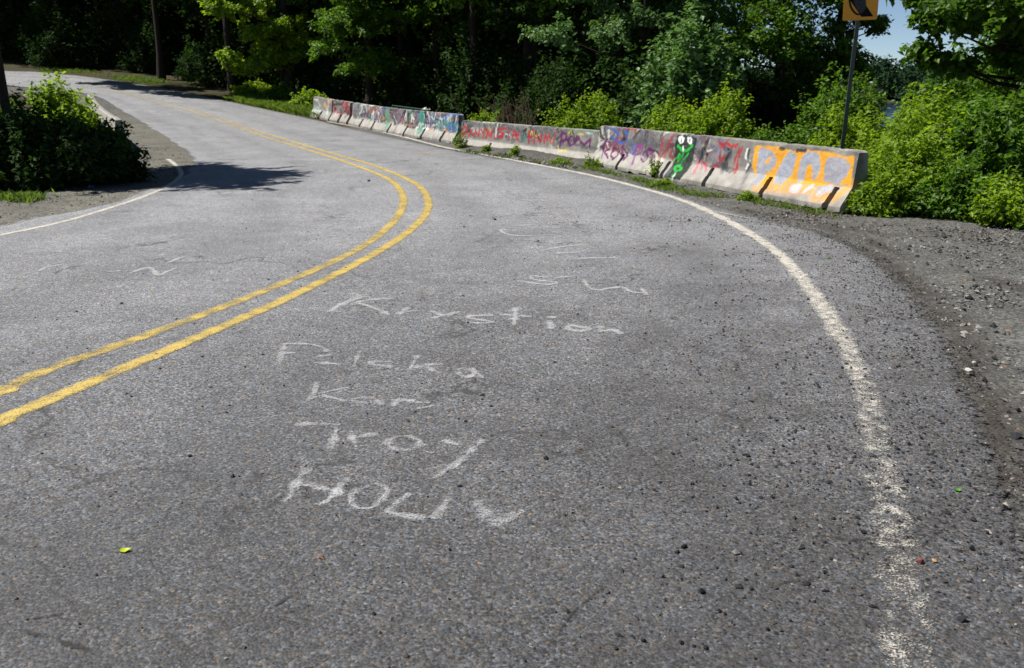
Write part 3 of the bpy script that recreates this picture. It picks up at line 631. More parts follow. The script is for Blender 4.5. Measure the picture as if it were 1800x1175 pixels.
mid = [
 ('spray', GRY, 0.06, 0.7, [(0.511, 0.743), (0.976, 0.718), (1.681, 0.725)]), ('spray', GRY, 0.06, 0.7, [(2.434, 0.736), (3.079, 0.695)]),
 ('spray', GRY, 0.05, 0.6, [(3.602, 0.726), (4.404, 0.685)]),
 ('line', RED, 0.022, 0.9, [(0.151, 0.638), (0.049, 0.384), (0.32, 0.488), (0.342, 0.624), (0.17, 0.639)]),
 ('line', RED, 0.02, 0.9, [(0.431, 0.404), (0.541, 0.579), (0.683, 0.417)]), ('line', RED, 0.02, 0.9, [(0.756, 0.421), (0.773, 0.577), (0.984, 0.433), (1.016, 0.601)]),
 ('line', RED, 0.02, 0.9, [(1.104, 0.605), (1.194, 0.509), (1.283, 0.613), (1.195, 0.4)]), ('line', RED, 0.024, 0.9, [(1.375, 0.388), (1.422, 0.628), (1.575, 0.463), (1.657, 0.63), (1.658, 0.39)]),
 ('line', RED, 0.016, 0.9, [(1.828, 0.4), (1.907, 0.671)]),
 ('line', RED, 0.02, 0.95, [(2.344, 0.691), (2.033, 0.677), (2.028, 0.605), (2.237, 0.56), (2.153, 0.472), (1.939, 0.482)]),
 ('line', RED, 0.02, 0.85, [(2.481, 0.489), (2.491, 0.656)]), ('line', RED, 0.022, 0.9, [(2.645, 0.469), (2.729, 0.667), (2.926, 0.451)]), ('line', RED, 0.02, 0.9, [(2.674, 0.541), (2.945, 0.575)]),
 ('line', RED, 0.024, 0.95, [(3.389, 0.677), (3.425, 0.398)]), ('line', RED, 0.024, 0.95, [(3.595, 0.694), (3.658, 0.431)]), ('line', RED, 0.02, 0.95, [(3.398, 0.537), (3.634, 0.569)]),
 ('line', RED, 0.02, 0.9, [(3.77, 0.615), (3.812, 0.479), (3.957, 0.487), (3.953, 0.624)]),
 ('line', RED, 0.022, 0.9, [(4.079, 0.454), (4.09, 0.65), (4.188, 0.519), (4.268, 0.659), (4.341, 0.45)]), ('line', RED, 0.016, 0.8, [(4.447, 0.456), (4.545, 0.729)]),
 ('line', PUR, 0.022, 0.95, [(4.735, 0.388), (4.76, 0.55), (4.743, 0.701), (4.963, 0.673), (4.939, 0.559), (4.78, 0.513)]),
 ('line', PUR, 0.02, 0.95, [(5.122, 0.644), (5.032, 0.527), (5.128, 0.427), (5.279, 0.503), (5.22, 0.63), (5.122, 0.644)]),
 ('line', PUR, 0.018, 0.95, [(5.346, 0.655), (5.342, 0.506)]), ('line', PUR, 0.02, 0.95, [(5.379, 0.657), (5.53, 0.535), (5.666, 0.488), (5.858, 0.615), (5.859, 0.463)]),
 ('line', YEL, 0.02, 0.6, [(4.666, 0.392), (4.74, 0.301), (5.082, 0.341)]), ('line', YEL, 0.02, 0.6, [(5.399, 0.713), (5.592, 0.704)]),
 ('line', (0.6,0.58,0.54), 0.015, 0.9, [(1.907, 0.811), (1.877, 0.691), (1.856, 0.478)]),
 ('spray', TEAL, 0.02, 0.4, [(3.035, 0.498), (3.28, 0.43)]),
]
mp0, mp1 = ((-1.5608537312922752, 23.918522578322825), (1.7249581343136942, 18.63909017218197))
Lm = math.dist(mp0, mp1)
barrier(mp0, mp1, -0.12, scribbles(Lm, 40, [GRY, BLK, (0.1, 0.1, 0.1)], 9, 0.5, 0.8, (0.01, 0.035))+scribbles(Lm, 40, [GRY, (0.2, 0.2, 0.2), BLK, YEL, TEAL, (0.5, 0.5, 0.48)], 8, 0.42, 0.78, (0.006, 0.014))+mid, [(s, 0.058) for s, z in [(0.401, 0.246), (1.671, 0.213), (2.927, 0.207)]],
        'sunken middle concrete barrier covered in red lettering and a purple word', 11, 0.022, 0.02)
lp0, lp1 = np.array((-6.137585472521193, 32.880835505392184)), np.array((-1.7049738823006952, 24.903335660278895))
cut = lp0+(lp1-lp0)*0.5; e_ = (lp1-lp0)/np.linalg.norm(lp1-lp0); Ll = float(np.linalg.norm(cut-lp0))
mixc = [GRY, BLK, (0.2, 0.2, 0.22), (0.3, 0.12, 0.08), BLU, TEAL, (0.12, 0.12, 0.13), (0.55, 0.55, 0.52), PUR, (0.42, 0.2, 0.1)]
lb = [(s, z) for s, z in [(3.558, 0.653), (3.757, 0.245), (6.488, 0.695), (6.533, 0.312), (7.771, 0.546), (9.078, 0.483)]]
st = scribbles(Ll*2, 90, [BLK, GRY, (0.05, 0.05, 0.06)], 27, 0.36, 0.78, (0.015, 0.05))+scribbles(Ll*2, 200, mixc, 21, 0.36, 0.78, (0.006, 0.026))
st += [('spray', (0.04, 0.25, 0.15), 0.13, 0.9, lb[0:2]), ('spray', (0.02, 0.22, 0.14), 0.2, 0.9, lb[2:4]), ('spray', TEAL, 0.12, 0.7, [lb[4], lb[5]])]
st += scribbles(Ll*2, 40, [BLU, BLK, (0.05, 0.1, 0.2), (0.55, 0.55, 0.55)], 22, 0.36, 0.74, (0.008, 0.024), Ll*1.45)
def shifted(st, d): return [(k, c, r, a, [(p[0]-d, p[1]) for p in P_]) for k, c, r, a, P_ in st]
sl_ = [s for s, z in [(1.242, 0.145), (2.473, 0.111), (4.01, 0.067), (5.427, 0.044), (6.841, 0.05), (8.28, 0.036)]]
barrier(lp0, cut-e_*0.012, 0.0, st, [(s, 0.068) for s in sl_ if s < Ll-0.1], 'long barrier with a thin green stripe among dense scribbled tags, left of its twin', 23, 0.024, 0.022)
barrier(cut+e_*0.012, lp1, 0.0, shifted(st, Ll), [(s-Ll, 0.068) for s in sl_ if s > Ll+0.1], 'long barrier with a broad teal green patch and blue scribbles', 29, 0.024, 0.022)
f0, f1, f2 = np.array((-7.469376142630484, 34.6646344695015)), np.array((-6.7642187939541465, 33.690610007229296)), np.array((-6.196917000003769, 32.91418336198904))
d_ = lp0-np.array(f0); d_ /= np.linalg.norm(d_)
a1 = lp0-e_*0.25; a0 = a1-np.array([0.62, -0.78])*1.35; b1 = a0-np.array([0.62, -0.78])*0.12; b0 = b1-np.array([0.62, -0.78])*1.6
barrier(a0, a1, 0.0, scribbles(1.4, 26, [RED, (0.2, 0.02, 0.03), BLK, GRY], 31, 0.3, 0.76, (0.015, 0.04)), [(0.7, 0.07)], 'short barrier sprayed dark red near the far end of the row', 31, 0.03, 0.03)
barrier(b0, b1, 0.0, scribbles(1.6, 9, [(0.3, 0.45, 0.38), (0.5, 0.3, 0.12), (0.5, 0.5, 0.5)], 37, 0.3, 0.76, (0.02, 0.04)), [(0.8, 0.07)], 'farthest short barrier, almost bare pale concrete', 37, 0.03, 0.03)
# the two on the inside of the curve, seen over the bush
q0 = np.array([-9.25, 21.4]); q1 = np.array([-15.3, 32.8]); qd = (q1-q0)/np.linalg.norm(q1-q0); qh = np.linalg.norm(q1-q0)/2
GI = 'bare barriers on the inside of the curve'
barrier(q0, q0+qd*(qh-0.02), 0.0, [], [(1.5, 0.07), (4.5, 0.07)], 'bare pale barrier top showing just over the left bush', 41, 0.05, 0.04, GI, 1)
barrier(q0+qd*(qh+0.02), q1, 0.0, [], [(1.5, 0.07), (4.5, 0.07)], 'bare pale barrier continuing behind, towards the far bend', 43, 0.05, 0.04, GI, 1)

# ------------------------------------------------------------------ foliage
def leaf_mesh(name, pos, bias, size, seed, jitter=0.65, wide=0.30, tint=None):
    r = rng_(seed); n = len(pos)
    nn = bias+r.normal(0, jitter, (n, 3)); nn /= np.linalg.norm(nn, axis=1)[:, None]+1e-9
    d = r.normal(0, 1, (n, 3)); d -= np.sum(d*nn, 1)[:, None]*nn; d /= np.linalg.norm(d, axis=1)[:, None]+1e-9
    sd = np.cross(nn, d); L = (size*r.uniform(0.6, 1.25, n))[:, None]
    V = np.empty((n, 4, 3), np.float32)
    V[:, 0] = pos; V[:, 2] = pos+d*L-nn*L*0.10
    V[:, 1] = pos+d*L*0.45+sd*L*wide+nn*L*0.07; V[:, 3] = pos+d*L*0.45-sd*L*wide+nn*L*0.07
    i = np.arange(n)*4
    F = np.stack([np.stack([i, i+1, i+2], 1), np.stack([i, i+2, i+3], 1)], 1).reshape(-1, 3)
    t = r.random(n)**1.3 if tint is None else np.clip(tint+r.normal(0, 0.22, n), 0, 1)
    return mesh(name, V.reshape(-1, 3), F, False, {'tint': np.repeat(t, 4)})

def shoots(starts, tips, k, spread, seed, droop=0.08, t0=0.25):
    "leaf positions along curved shoots from starts to tips"
    r = rng_(seed); N = len(starts)
    t = t0+(1-t0)*r.random((N, k))**0.8
    v = tips-starts; L = np.linalg.norm(v, axis=1)
    p = starts[:, None]+v[:, None]*t[:, :, None]
    p[:, :, 2] -= (droop*L)[:, None]*(t**2)-(droop*L)[:, None]*t*0.6
    off = r.normal(0, 1, (N, k, 3)); off /= np.linalg.norm(off, axis=2)[:, :, None]
    p = p+off*spread*(0.3+r.random((N, k, 1)))*(1.15-0.5*t[:, :, None])
    out = v/(L[:, None]+1e-9)
    b = off*0.35+out[:, None]*0.3+np.array([0, 0, 0.85])
    sh = r.random(N)
    return p.reshape(-1, 3), b.reshape(-1, 3), np.repeat(sh, k)

def stems_mesh(name, starts, tips, r0, r1, sides=4, bow=0.0):
    parts = []
    for a, b in zip(starts, tips):
        m_ = (a+b)/2; m_ = m_+np.array([0, 0, bow*np.linalg.norm(b-a)])
        parts.append(tube([a, m_, b], [r0, (r0+r1)*0.6, r1], sides))
    V, F = joined(parts)
    return mesh(name, V, F, True)

def tz(x, y): return float(terrain(np.array([x]), np.array([y]))[0])

def bush_meshes(rx, ry, h, n, k, leaf, seed, low=0.05, wide=0.30, spread=0.13, topless=0.0):
    r = rng_(seed)
    th = r.uniform(0, 2*np.pi, n); e = np.arcsin(r.uniform(low, 1.0, n)); q = 0.72+0.33*r.random(n)
    lump = 0.66+0.62*vnoise(np.cos(th)*2.3+seed*3.1+e*2.0, np.sin(th)*2.3+seed)
    tips = np.column_stack([rx*np.cos(th)*np.cos(e)*q*lump, ry*np.sin(th)*np.cos(e)*q*lump, h*(0.10+0.90*np.sin(e)*q*lump)])
    base = np.column_stack([r.normal(0, rx*0.16, n), r.normal(0, ry*0.16, n), np.zeros(n)])
    mid_ = base+(tips-base)*0.30
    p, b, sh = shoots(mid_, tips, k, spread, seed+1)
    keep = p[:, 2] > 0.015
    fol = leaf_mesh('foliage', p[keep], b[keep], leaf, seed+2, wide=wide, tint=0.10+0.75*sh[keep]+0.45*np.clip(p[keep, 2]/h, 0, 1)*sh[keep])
    sel = r.choice(n, min(n, 46), replace=False)
    st_ = stems_mesh('stem', base[sel], tips[sel]*[0.96, 0.96, 0.97], 0.011, 0.003, 4)
    return fol, st_

def bush(name, x, y, rx, ry, h, n, k, leaf, seed, mat, label, cat='bush', group=None, z=None, **kw):
    e = empty(name, (x, y, tz(x, y)-0.02 if z is None else z))
    f, s = bush_meshes(rx, ry, h, n, k, leaf, seed, **kw)
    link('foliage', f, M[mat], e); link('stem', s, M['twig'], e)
    return tag(e, label, cat, group)

def tree_meshes(H, tr, blobs, leaf, seed, lean=(0, 0), twigs=True, wide=0.34, spread=0.16, layer=0.45):
    """H trunk height, blobs: (cx,cy,cz,rx,ry,rz,n shoots,k leaves)"""
    r = rng_(seed)
    zs = np.linspace(0, 1, 9); wob = np.cumsum(r.normal(0, 0.02*H/9, (9, 2)), axis=0)
    path = np.column_stack([lean[0]*zs+wob[:, 0], lean[1]*zs+wob[:, 1], zs*H])
    rad = tr*(1.0-0.8*zs); rad[0] *= 1.35
    parts = [tube(path, rad, 9)]
    P_, B_, T_ = [], [], []
    for bi, (cx, cy, cz, rx, ry, rz, n, k) in enumerate(blobs):
        nl = max(3, n//22)
        u = r.normal(0, 1, (nl, 3)); u /= np.linalg.norm(u, axis=1)[:, None]
        ends = np.array([cx, cy, cz])+u*np.array([rx, ry, rz])*(0.35+0.5*r.random((nl, 1)))
        hz = np.clip((ends[:, 2]-0.25*np.hypot(ends[:, 0], ends[:, 1]))/H, 0.12, 0.95)
        at_ = np.stack([np.interp(hz, zs, path[:, q]) for q in range(3)], 1)
        for a, b in zip(at_, ends):
            mm = a*0.5+b*0.5+np.array([0, 0, -0.06*np.linalg.norm(b-a)])
            parts.append(tube([a, mm, b], [tr*0.30, tr*0.17, tr*0.06], 5))
        # leafy shoots leave the limb ends and fan out nearly level
        i = r.integers(nl, size=n); st0 = ends[i]+r.normal(0, 0.16, (n, 3))*np.array([rx, ry, rz*0.5])
        dirv = r.normal(0, 1, (n, 3)); dirv[:, 2] = dirv[:, 2]*layer+0.12; dirv /= np.linalg.norm(dirv, axis=1)[:, None]
        out = (st0-np.array([cx, cy, cz]))/np.array([rx, ry, rz]); dirv = dirv+0.7*out*np.array([1, 1, 0.5]); dirv /= np.linalg.norm(dirv, axis=1)[:, None]+1e-9
        ln = (0.25+0.75*r.random(n))*0.55*(rx+ry)/2
        p, b, sh = shoots(st0, st0+dirv*ln[:, None], k, spread, seed+5+bi, 0.12, 0.1)
        P_.append(p); B_.append(b); T_.append(0.2+0.6*sh)
        for q in r.choice(n, min(n, 14), replace=False):
            parts.append(tube([st0[q], st0[q]+dirv[q]*ln[q]*0.85], [0.014, 0.004], 3))
    V, F = joined([(v, f) for v, f in parts])
    trunk = mesh('trunk', V, F, True)
    crown = leaf_mesh('crown', np.concatenate(P_), np.concatenate(B_), leaf, seed+99, wide=wide, tint=np.concatenate(T_))
    return trunk, crown

def tree(name, x, y, args, mat, label, group=None, z=None, rz=0.0, cat='tree'):
    e = empty(name, (x, y, tz(x, y)-0.05 if z is None else z), rz)
    t, c = tree_meshes(**args)
    link('trunk', t, M['bark'], e); link('crown', c, M[mat], e)
    return tag(e, label, cat, group)

# --- right of the barrier row
bush('roadside_bush', 6.336, 13.2, 1.25, 1.2, 1.55, 330, 60, 0.085, 101, 'leaf_bright', 'tall leafy bush rising behind the low bushes at the barrier end')
bush('roadside_bush', 7.096, 12.6, 1.25, 1.2, 1.72, 300, 56, 0.10, 102, 'leaf', 'biggest green bush at the right edge above the gravel')
bush('roadside_bush', 5.466, 11.7, 0.80, 0.7, 1.02, 230, 55, 0.075, 103, 'leaf_bright', 'low bush spilling onto the gravel beside the orange barrier end')
bush('roadside_bush', 4.867, 11.35, 0.40, 0.4, 0.55, 110, 46, 0.07, 104, 'leaf_bright', 'small bush covering the near end of the orange lettered barrier')
bush('roadside_bush', 5.861, 11.1, 0.70, 0.55, 0.80, 190, 50, 0.075, 105, 'leaf', 'low dark bush at the gravel edge, second from the right')
bush('roadside_bush', 6.207, 10.6, 0.55, 0.5, 0.55, 150, 50, 0.07, 106, 'leaf_bright', 'lowest bush on the gravel edge at the far right')
bush('roadside_bush', 5.885, 15.2, 0.75, 0.7, 1.38, 200, 50, 0.08, 107, 'leaf_bright', 'bright bush round the foot of the sign post')
bush('roadside_bush', 7.286, 16.5, 0.9, 0.8, 1.28, 200, 50, 0.08, 108, 'leaf', 'bush between sign post and lake view')
bush('roadside_bush', 5.312, 16.6, 0.65, 0.5, 0.98, 150, 44, 0.075, 109, 'leaf', 'dull low bush behind the barrier left of the sign post')
bush('roadside_bush', 4.928, 17.5, 0.5, 0.5, 0.92, 130, 40, 0.075, 110, 'leaf', 'small shaded bush behind the barrier middle')
bush('roadside_bush', 4.333, 18.3, 0.95, 0.8, 1.62, 280, 50, 0.085, 111, 'leaf_bright', 'tallest yellow green bush behind the nearest barrier')
bush('roadside_bush', 3.575, 19.6, 0.80, 0.8, 1.36, 240, 48, 0.085, 112, 'leaf_bright', 'yellow green bush behind the green painted face')
bush('roadside_bush', 2.016, 22.5, 1.20, 0.8, 1.42, 300, 48, 0.085, 113, 'leaf_bright', 'round yellow green bush behind the gap between two barriers')
bush('roadside_bush', -0.848, 26.5, 0.75, 0.4, 0.95, 80, 30, 0.085, 114, 'leaf_bright', 'sparse weeds just topping the red lettered barrier')
bush('glossy_sapling', 4.395, 21.8, 1.5, 1.2, 3.5, 400, 52, 0.15, 120, 'leaf_glossy', 'tall pale glossy sapling above the yellow green bushes', 'sapling', spread=0.2, wide=0.34, low=0.0)
bush('leafy_sapling', 7.424, 20.0, 0.95, 0.9, 2.15, 220, 46, 0.10, 121, 'leaf', 'slim green sapling just left of the sign post', 'sapling', spread=0.18)
bush('leafy_sapling', 9.886, 18.5, 1.7, 1.2, 3.0, 300, 50, 0.11, 122, 'leaf', 'spreading sapling behind the right hand bushes', 'sapling', spread=0.2)

tree('broadleaf_tree', 7.821, 26, dict(H=10, tr=0.17, leaf=0.13, seed=130, blobs=[(-0.6,-0.3,3.4,2.6,2.0,1.3,230,44),(0.9,0.2,2.0,1.9,1.6,1.1,150,40),(0.2,-0.5,5.2,2.8,2.2,1.4,220,44),(0,0.3,7.6,2.4,2.2,1.6,130,40),(-1.6,-0.2,1.8,1.1,1.0,0.8,70,40)]), 'leaf', 'big broadleaf tree filling the space left of the sign')
tree('broadleaf_tree', 9.763, 27, dict(H=8.5, tr=0.13, leaf=0.12, seed=131, blobs=[(-0.2,0,3.0,1.3,1.3,1.2,120,40),(-0.2,0,4.9,1.2,1.3,1.2,110,40),(-0.5,0.3,6.9,1.6,1.6,1.2,90,40),(0.75,-0.3,3.7,0.6,0.5,0.4,40,26),(0.7,-0.2,2.6,0.5,0.5,0.4,36,26)]), 'leaf', 'narrower broadleaf tree right behind the sign post')
tree('overhanging_tree', 10.032, 16.5, dict(H=8.5, tr=0.15, leaf=0.16, seed=132, lean=(-0.6,0), blobs=[(-1.35,-0.4,2.95,1.35,1.2,0.6,170,36),(-2.2,-0.3,3.0,0.8,0.5,0.35,56,26),(-1.9,0.2,2.3,0.7,0.5,0.3,44,24),(-2.5,0.2,3.6,0.8,0.6,0.4,40,26),(-0.9,-0.2,2.2,1.2,1.0,0.45,100,36),(-0.3,0,3.9,1.7,1.5,0.9,110,36),(0.5,0.3,2.6,1.3,1.2,0.8,130,38),(-0.3,0.1,2.2,0.9,0.8,0.5,60,36),(0,0,5.8,1.9,1.8,1.2,90,36)]), 'leaf', 'dark overhanging tree branch with big leaves against the sky at top right')
tree('broadleaf_tree', 4.048, 27.5, dict(H=9, tr=0.14, leaf=0.14, seed=133, blobs=[(-1.5,-0.8,3.2,1.6,1.3,0.8,80,34),(0.3,-0.4,4.3,1.9,1.6,0.9,110,36),(0.4,0,6.8,2.2,2.2,1.4,150,36),(-2.0,-0.4,4.6,1.2,1.2,0.7,50,30)]), 'leaf_glossy', 'loose tree with pale leaf sprays hanging over the dark woods')
tree('broadleaf_tree', -10.412, 41.5, dict(H=11, tr=0.24, leaf=0.17, seed=134, blobs=[(-1.9,-0.6,4.2,1.7,1.4,0.8,130,40),(-1.2,-0.4,3.0,1.5,1.2,0.7,110,40),(-0.2,-0.3,5.6,2.2,1.8,1.1,150,40),(0.5,-0.3,3.3,1.5,1.4,1.2,120,38),(-2.6,-0.3,5.4,1.2,1.2,0.8,80,38),(-1.5,-0.8,1.9,1.2,1.0,0.7,100,38),(-0.2,-0.6,2.2,1.2,1.0,0.8,90,36),(0.2,0,8.5,2.6,2.4,1.8,150,40)]), 'leaf_bright', 'sunlit tree leaning out over the far bend left of the barriers')
tree('broadleaf_tree', -6.08, 38, dict(H=10, tr=0.2, leaf=0.16, seed=135, blobs=[(-0.8,-0.8,3.2,2.1,1.6,1.2,150,38),(0.6,-0.6,4.6,2.0,1.8,1.0,130,38),(0.8,0,2.0,1.8,1.4,0.8,90,38),(0,0,7.5,2.6,2.4,1.8,170,38)]), 'leaf', 'darker tree with scattered lit leaves behind the far barriers')

for x, y, sd, lab, bl in [(-19.5, 49.6, 136, 'tall tree whose high limbs reach out over the far bend', [(-4.5,-4.2,6.6,2.2,1.3,0.7,170,40),(-1.5,-4.0,6.0,2.2,1.3,0.7,170,40),(-6.8,-3.2,7.4,1.8,1.2,0.8,120,36),(0,0,9.0,2.6,2.4,1.4,120,34)]),
                          (-14.2, 45.2, 137, 'second tall tree with limbs over the far bend, nearer the barriers', [(-5.5,-2.2,6.2,2.0,1.2,0.7,160,40),(-3.2,-3.4,6.0,1.8,1.2,0.7,150,40),(0,0,8.6,2.4,2.2,1.4,120,34)])]:
    tree('broadleaf_tree', x, y, dict(H=11, tr=0.2, leaf=0.18, seed=sd, blobs=bl), 'leaf', lab)

# --- left foreground
bush('shaded_bush', -8.15, 14.6, 1.55, 1.1, 1.42, 420, 62, 0.10, 150, 'leaf_shaded', 'big dark bush in deep shade at left beside the road', low=0.0)
bush('shaded_bush', -9.8, 14.4, 1.3, 1.1, 1.5, 330, 56, 0.10, 151, 'leaf_shaded', 'dark shaded bush against the trunk at the left edge', low=0.0)
bush('shaded_bush', -7.15, 15.2, 0.65, 0.8, 1.10, 200, 50, 0.095, 152, 'leaf_shaded', 'low dark end of the shrubbery nearest the road', low=0.0)
bush('roadside_bush', -10.3, 20.2, 0.95, 0.9, 1.62, 260, 50, 0.11, 153, 'leaf_bright', 'sunlit yellow green bush peeking over the dark bush at left')
bush('roadside_bush', -12.2, 20.2, 0.8, 0.8, 1.35, 160, 46, 0.10, 154, 'leaf', 'half lit bush beside the left trunk')
tree('roadside_tree', -9.841, 17.2, dict(H=10, tr=0.095, leaf=0.16, seed=155, lean=(-0.3,0.4), blobs=[(-0.2,-0.3,5.4,1.7,1.2,0.7,220,40),(0.3,1.0,5.2,1.3,0.45,0.4,80,36),(-1.2,-1.7,5.8,2.0,1.5,0.9,230,40),(-0.9,-1.4,7.0,1.7,1.5,0.9,190,40),(-1.8,0.2,6.4,2.2,2.4,1.4,230,40),(-1.8,-0.4,8.0,1.8,2.0,1.0,170,40)]), 'leaf', 'dark tree trunk standing at the left edge of the picture', z=0.0)

# --- woods: a few template trees copied through the forest
def copy_tree(src, x, y, rz, sc, label, group):
    c = src.copy(); C.objects.link(c); c.location = (x, y, tz(x, y)-0.1); c.rotation_euler = (0, 0, rz); c.scale = (sc, sc, sc)
    c['label'] = label; c['group'] = group
    for ch in src.children:
        d = ch.copy(); C.objects.link(d); d.parent = c
    return c
TEMPL = []
for i in range(4):
    r = rng_(200+i)
    bl = [(r.normal(0, 1.1), r.normal(0, 1.1), zc, 2.9, 2.9, 1.4, 150, 34) for zc in (6.2, 8.2, 10.2)]+[(r.normal(0, 1.4), r.normal(0, 1.4), 4.6, 2.4, 2.4, 0.9, 70, 30)]
    t = tree('forest_tree', 0, 0, dict(H=11.5, tr=0.17+0.03*i, leaf=0.21, seed=210+i, blobs=bl, spread=0.22), 'leaf_shaded' if i % 2 else 'leaf', 'tall forest tree', 'forest trees around the bend')
    TEMPL.append(t)
UND = []
for i in range(3):
    t = bush('undergrowth_shrub', 0, 0, 1.7, 1.7, 2.6+0.5*i, 170, 34, 0.17, 230+i, 'leaf_shaded', 'shrub', 'shrub', 'shrubs under the forest trees', low=0.0, spread=0.25)
    UND.append(t)

def forest_ok(x, y):
    p = np.array([[x, y]])
    if inside(p, ROADPOLY)[0]: return False
    return True
ROW = np.array([(4.376771259455578, 11.413858267049804), (1.6520693601924232, 18.504391591037635), (-1.7049738823006952, 24.903335660278895), (-7.469376142630484, 34.6646344695015), (-13.092677005133382, 40.7166543647242), (-21.48018424383642, 48.02416849326982), (-28.9375014473945, 50.47279002454548)]+[(-40, 53.5), (-62, 58)])
ordr = np.argsort(ROW[:, 0])
def candidates(seed, n, lo, hi):
    r = rng_(seed); c = np.column_stack([r.uniform(lo[0], hi[0], n), r.uniform(lo[1], hi[1], n)])
    side = c[:, 1]-np.interp(c[:, 0], ROW[ordr, 0], ROW[ordr, 1])
    c = c[(side > 0)]
    c = c[~inside(c, ROADPOLY[::3])]
    return c, seg_dist(c, ROW)
r = rng_(77); spots = []
NOT = [(-19.5, 49.6), (-14.2, 45.2), (-10.412, 41.5), (-6.08, 38), (4.048, 27.5)]
for (x, y), d in zip(*candidates(77, 9000, (-60, 22), (9, 82))):
    if len(spots) >= 104: break
    if d < (4.5 if x < -22 else 4.0 if x < -9 else 5.5): continue
    if x > 3.2 and y < 42: continue
    if x/y > 0.30: continue
    if any((x-a)**2+(y-b)**2 < (3.1 if y < 50 else 4.2)**2 for a, b in spots): continue
    if min(math.dist((x, y), q) for q in NOT) < 2.6: continue
    spots.append((x, y))
first = {}
FT = 'tall straight forest tree standing in the dark woods behind the road bend'
for i, (x, y) in enumerate(spots):
    k = i % 4; src = TEMPL[k]
    if k not in first:
        first[k] = 1; src.location = (x, y, tz(x, y)-0.1); src['label'] = FT; src.rotation_euler[2] = r.uniform(0, 6.28)
    else:
        copy_tree(src, x, y, r.uniform(0, 6.28), r.uniform(0.85, 1.3), FT, 'forest trees around the bend')
us = []
for (x, y), d in zip(*candidates(78, 12000, (-52, 25), (16, 74))):
    if len(us) >= 190: break
    if d < (3.2 if x/y < -0.27 else 4.0): continue
    if x/y > (0.36 if y < 42 else 0.27): continue
    if any((x-a)**2+(y-b)**2 < 1.9**2 for a, b in us): continue
    us.append((x, y))
first = {}
UT = 'shaded leafy shrub under the dark forest trees'
for i, (x, y) in enumerate(us):
    k = i % 3; src = UND[k]
    if k not in first:
        first[k] = 1; src.location = (x, y, tz(x, y)-0.1); src['label'] = UT
    else:
        copy_tree(src, x, y, r.uniform(0, 6.28), r.uniform(0.7, 1.25)*(1.5 if y > 42 and x > -12 else 1.0), UT, 'shrubs under the forest trees')

# woods on the far shore: reads as one mass
r = rng_(300); P_, B_, T_ = [], [], []
for i in range(420):
    a = r.uniform(0.02, 0.95); rr = r.uniform(244, 330); cx, cy = rr*math.sin(a), rr*math.cos(a)
    hh = r.uniform(4.5, 8)*(0.8+0.4*vnoise(a*12, 3)); n = 230
    u = r.normal(0, 1, (n, 3)); u /= np.linalg.norm(u, axis=1)[:, None]; u *= r.uniform(0.6, 1, (n, 1))
    c0 = np.array([cx, cy, tz(cx, cy)+hh*0.52]); P_.append(c0+u*np.array([3.6, 3.6, hh*0.52])); B_.append(u+np.array([0, 0, 0.6])); T_.append(np.full(n, r.random()*0.6+0.2))
tag(link('far_wood', leaf_mesh('far_wood', np.concatenate(P_), np.concatenate(B_), 1.05, 301, wide=0.42, tint=np.concatenate(T_)), M['leaf_far']), kind='stuff')

# the woods farther back, beyond the trees one can tell apart
r = rng_(320); n = 46000
bx = r.uniform(-95, 16, n); by = 84+r.uniform(0, 9, n)-0.10*bx-0.22*np.clip(-bx-40, 0, 60)*1.2
bz = r.uniform(0, 1, n)**0.9*(8+5*vnoise(bx*0.25, by*0.1))
bp = np.column_stack([bx, by, terrain(bx, by)+bz])
tag(link('background_woods', leaf_mesh('background_woods', bp, r.normal(0, 0.5, (n, 3))+[0, -0.6, 0.6], 0.75, 321, wide=0.4), M['leaf_shaded']), kind='stuff')

# dead twigs behind the middle barrier
e = empty('dead_shrub', (0.086, 27.0, tz(0, 27)))
r = rng_(310); st0 = np.column_stack([r.normal(0, 0.55, 34), r.normal(0, 0.3, 34), np.zeros(34)])
tp = st0+np.column_stack([r.normal(-0.25, 0.35, 34), r.normal(0, 0.2, 34), r.uniform(0.8, 1.55, 34)])
link('twig', stems_mesh('twig', st0, tp, 0.012, 0.005, 4), M['dead'], e)
sb = st0[:24]+(tp[:24]-st0[:24])*0.6
link('twig', stems_mesh('side_twig', sb, sb+np.column_stack([r.normal(0, 0.25, 24), r.normal(0, 0.1, 24), r.uniform(0.15, 0.5, 24)]), 0.007, 0.003, 3), M['dead'], e)
tag(e, 'bare brown dead twigs rising behind the red lettered barrier', 'dead shrub')

# ------------------------------------------------------------------ grass and weeds
def blades(name, pts, hmin, hmax, seed, label=None):
    r = rng_(seed); n = len(pts)
    z0 = np.array([tz(x, y) for x, y in pts]) if n < 1 else terrain(pts[:, 0], pts[:, 1])-0.02
    base = np.column_stack([pts, z0]); h = r.uniform(hmin, hmax, n); a = r.uniform(0, 6.28, n)
    side = np.column_stack([np.cos(a), np.sin(a), np.zeros(n)])*(0.006+0.010*h[:, None]*4)
    lean_ = np.column_stack([r.normal(0, 0.45, n), r.normal(0, 0.45, n), np.ones(n)])*h[:, None]
    V = np.empty((n, 4, 3), np.float32); V[:, 0] = base-side; V[:, 1] = base+side; V[:, 2] = base+lean_*0.6+side*0.7; V[:, 3] = base+lean_*[1.25, 1.25, 0.9]
    i = np.arange(n)*4; F = np.stack([np.stack([i, i+1, i+2], 1), np.stack([i, i+2, i+3], 1)], 1).reshape(-1, 3)
    o = link(name, mesh(name, V.reshape(-1, 3), F, False, {'tint': np.repeat(r.random(n), 4)}), M['grass'])
    return tag(o, label, 'grass' if label else None, kind='stuff')
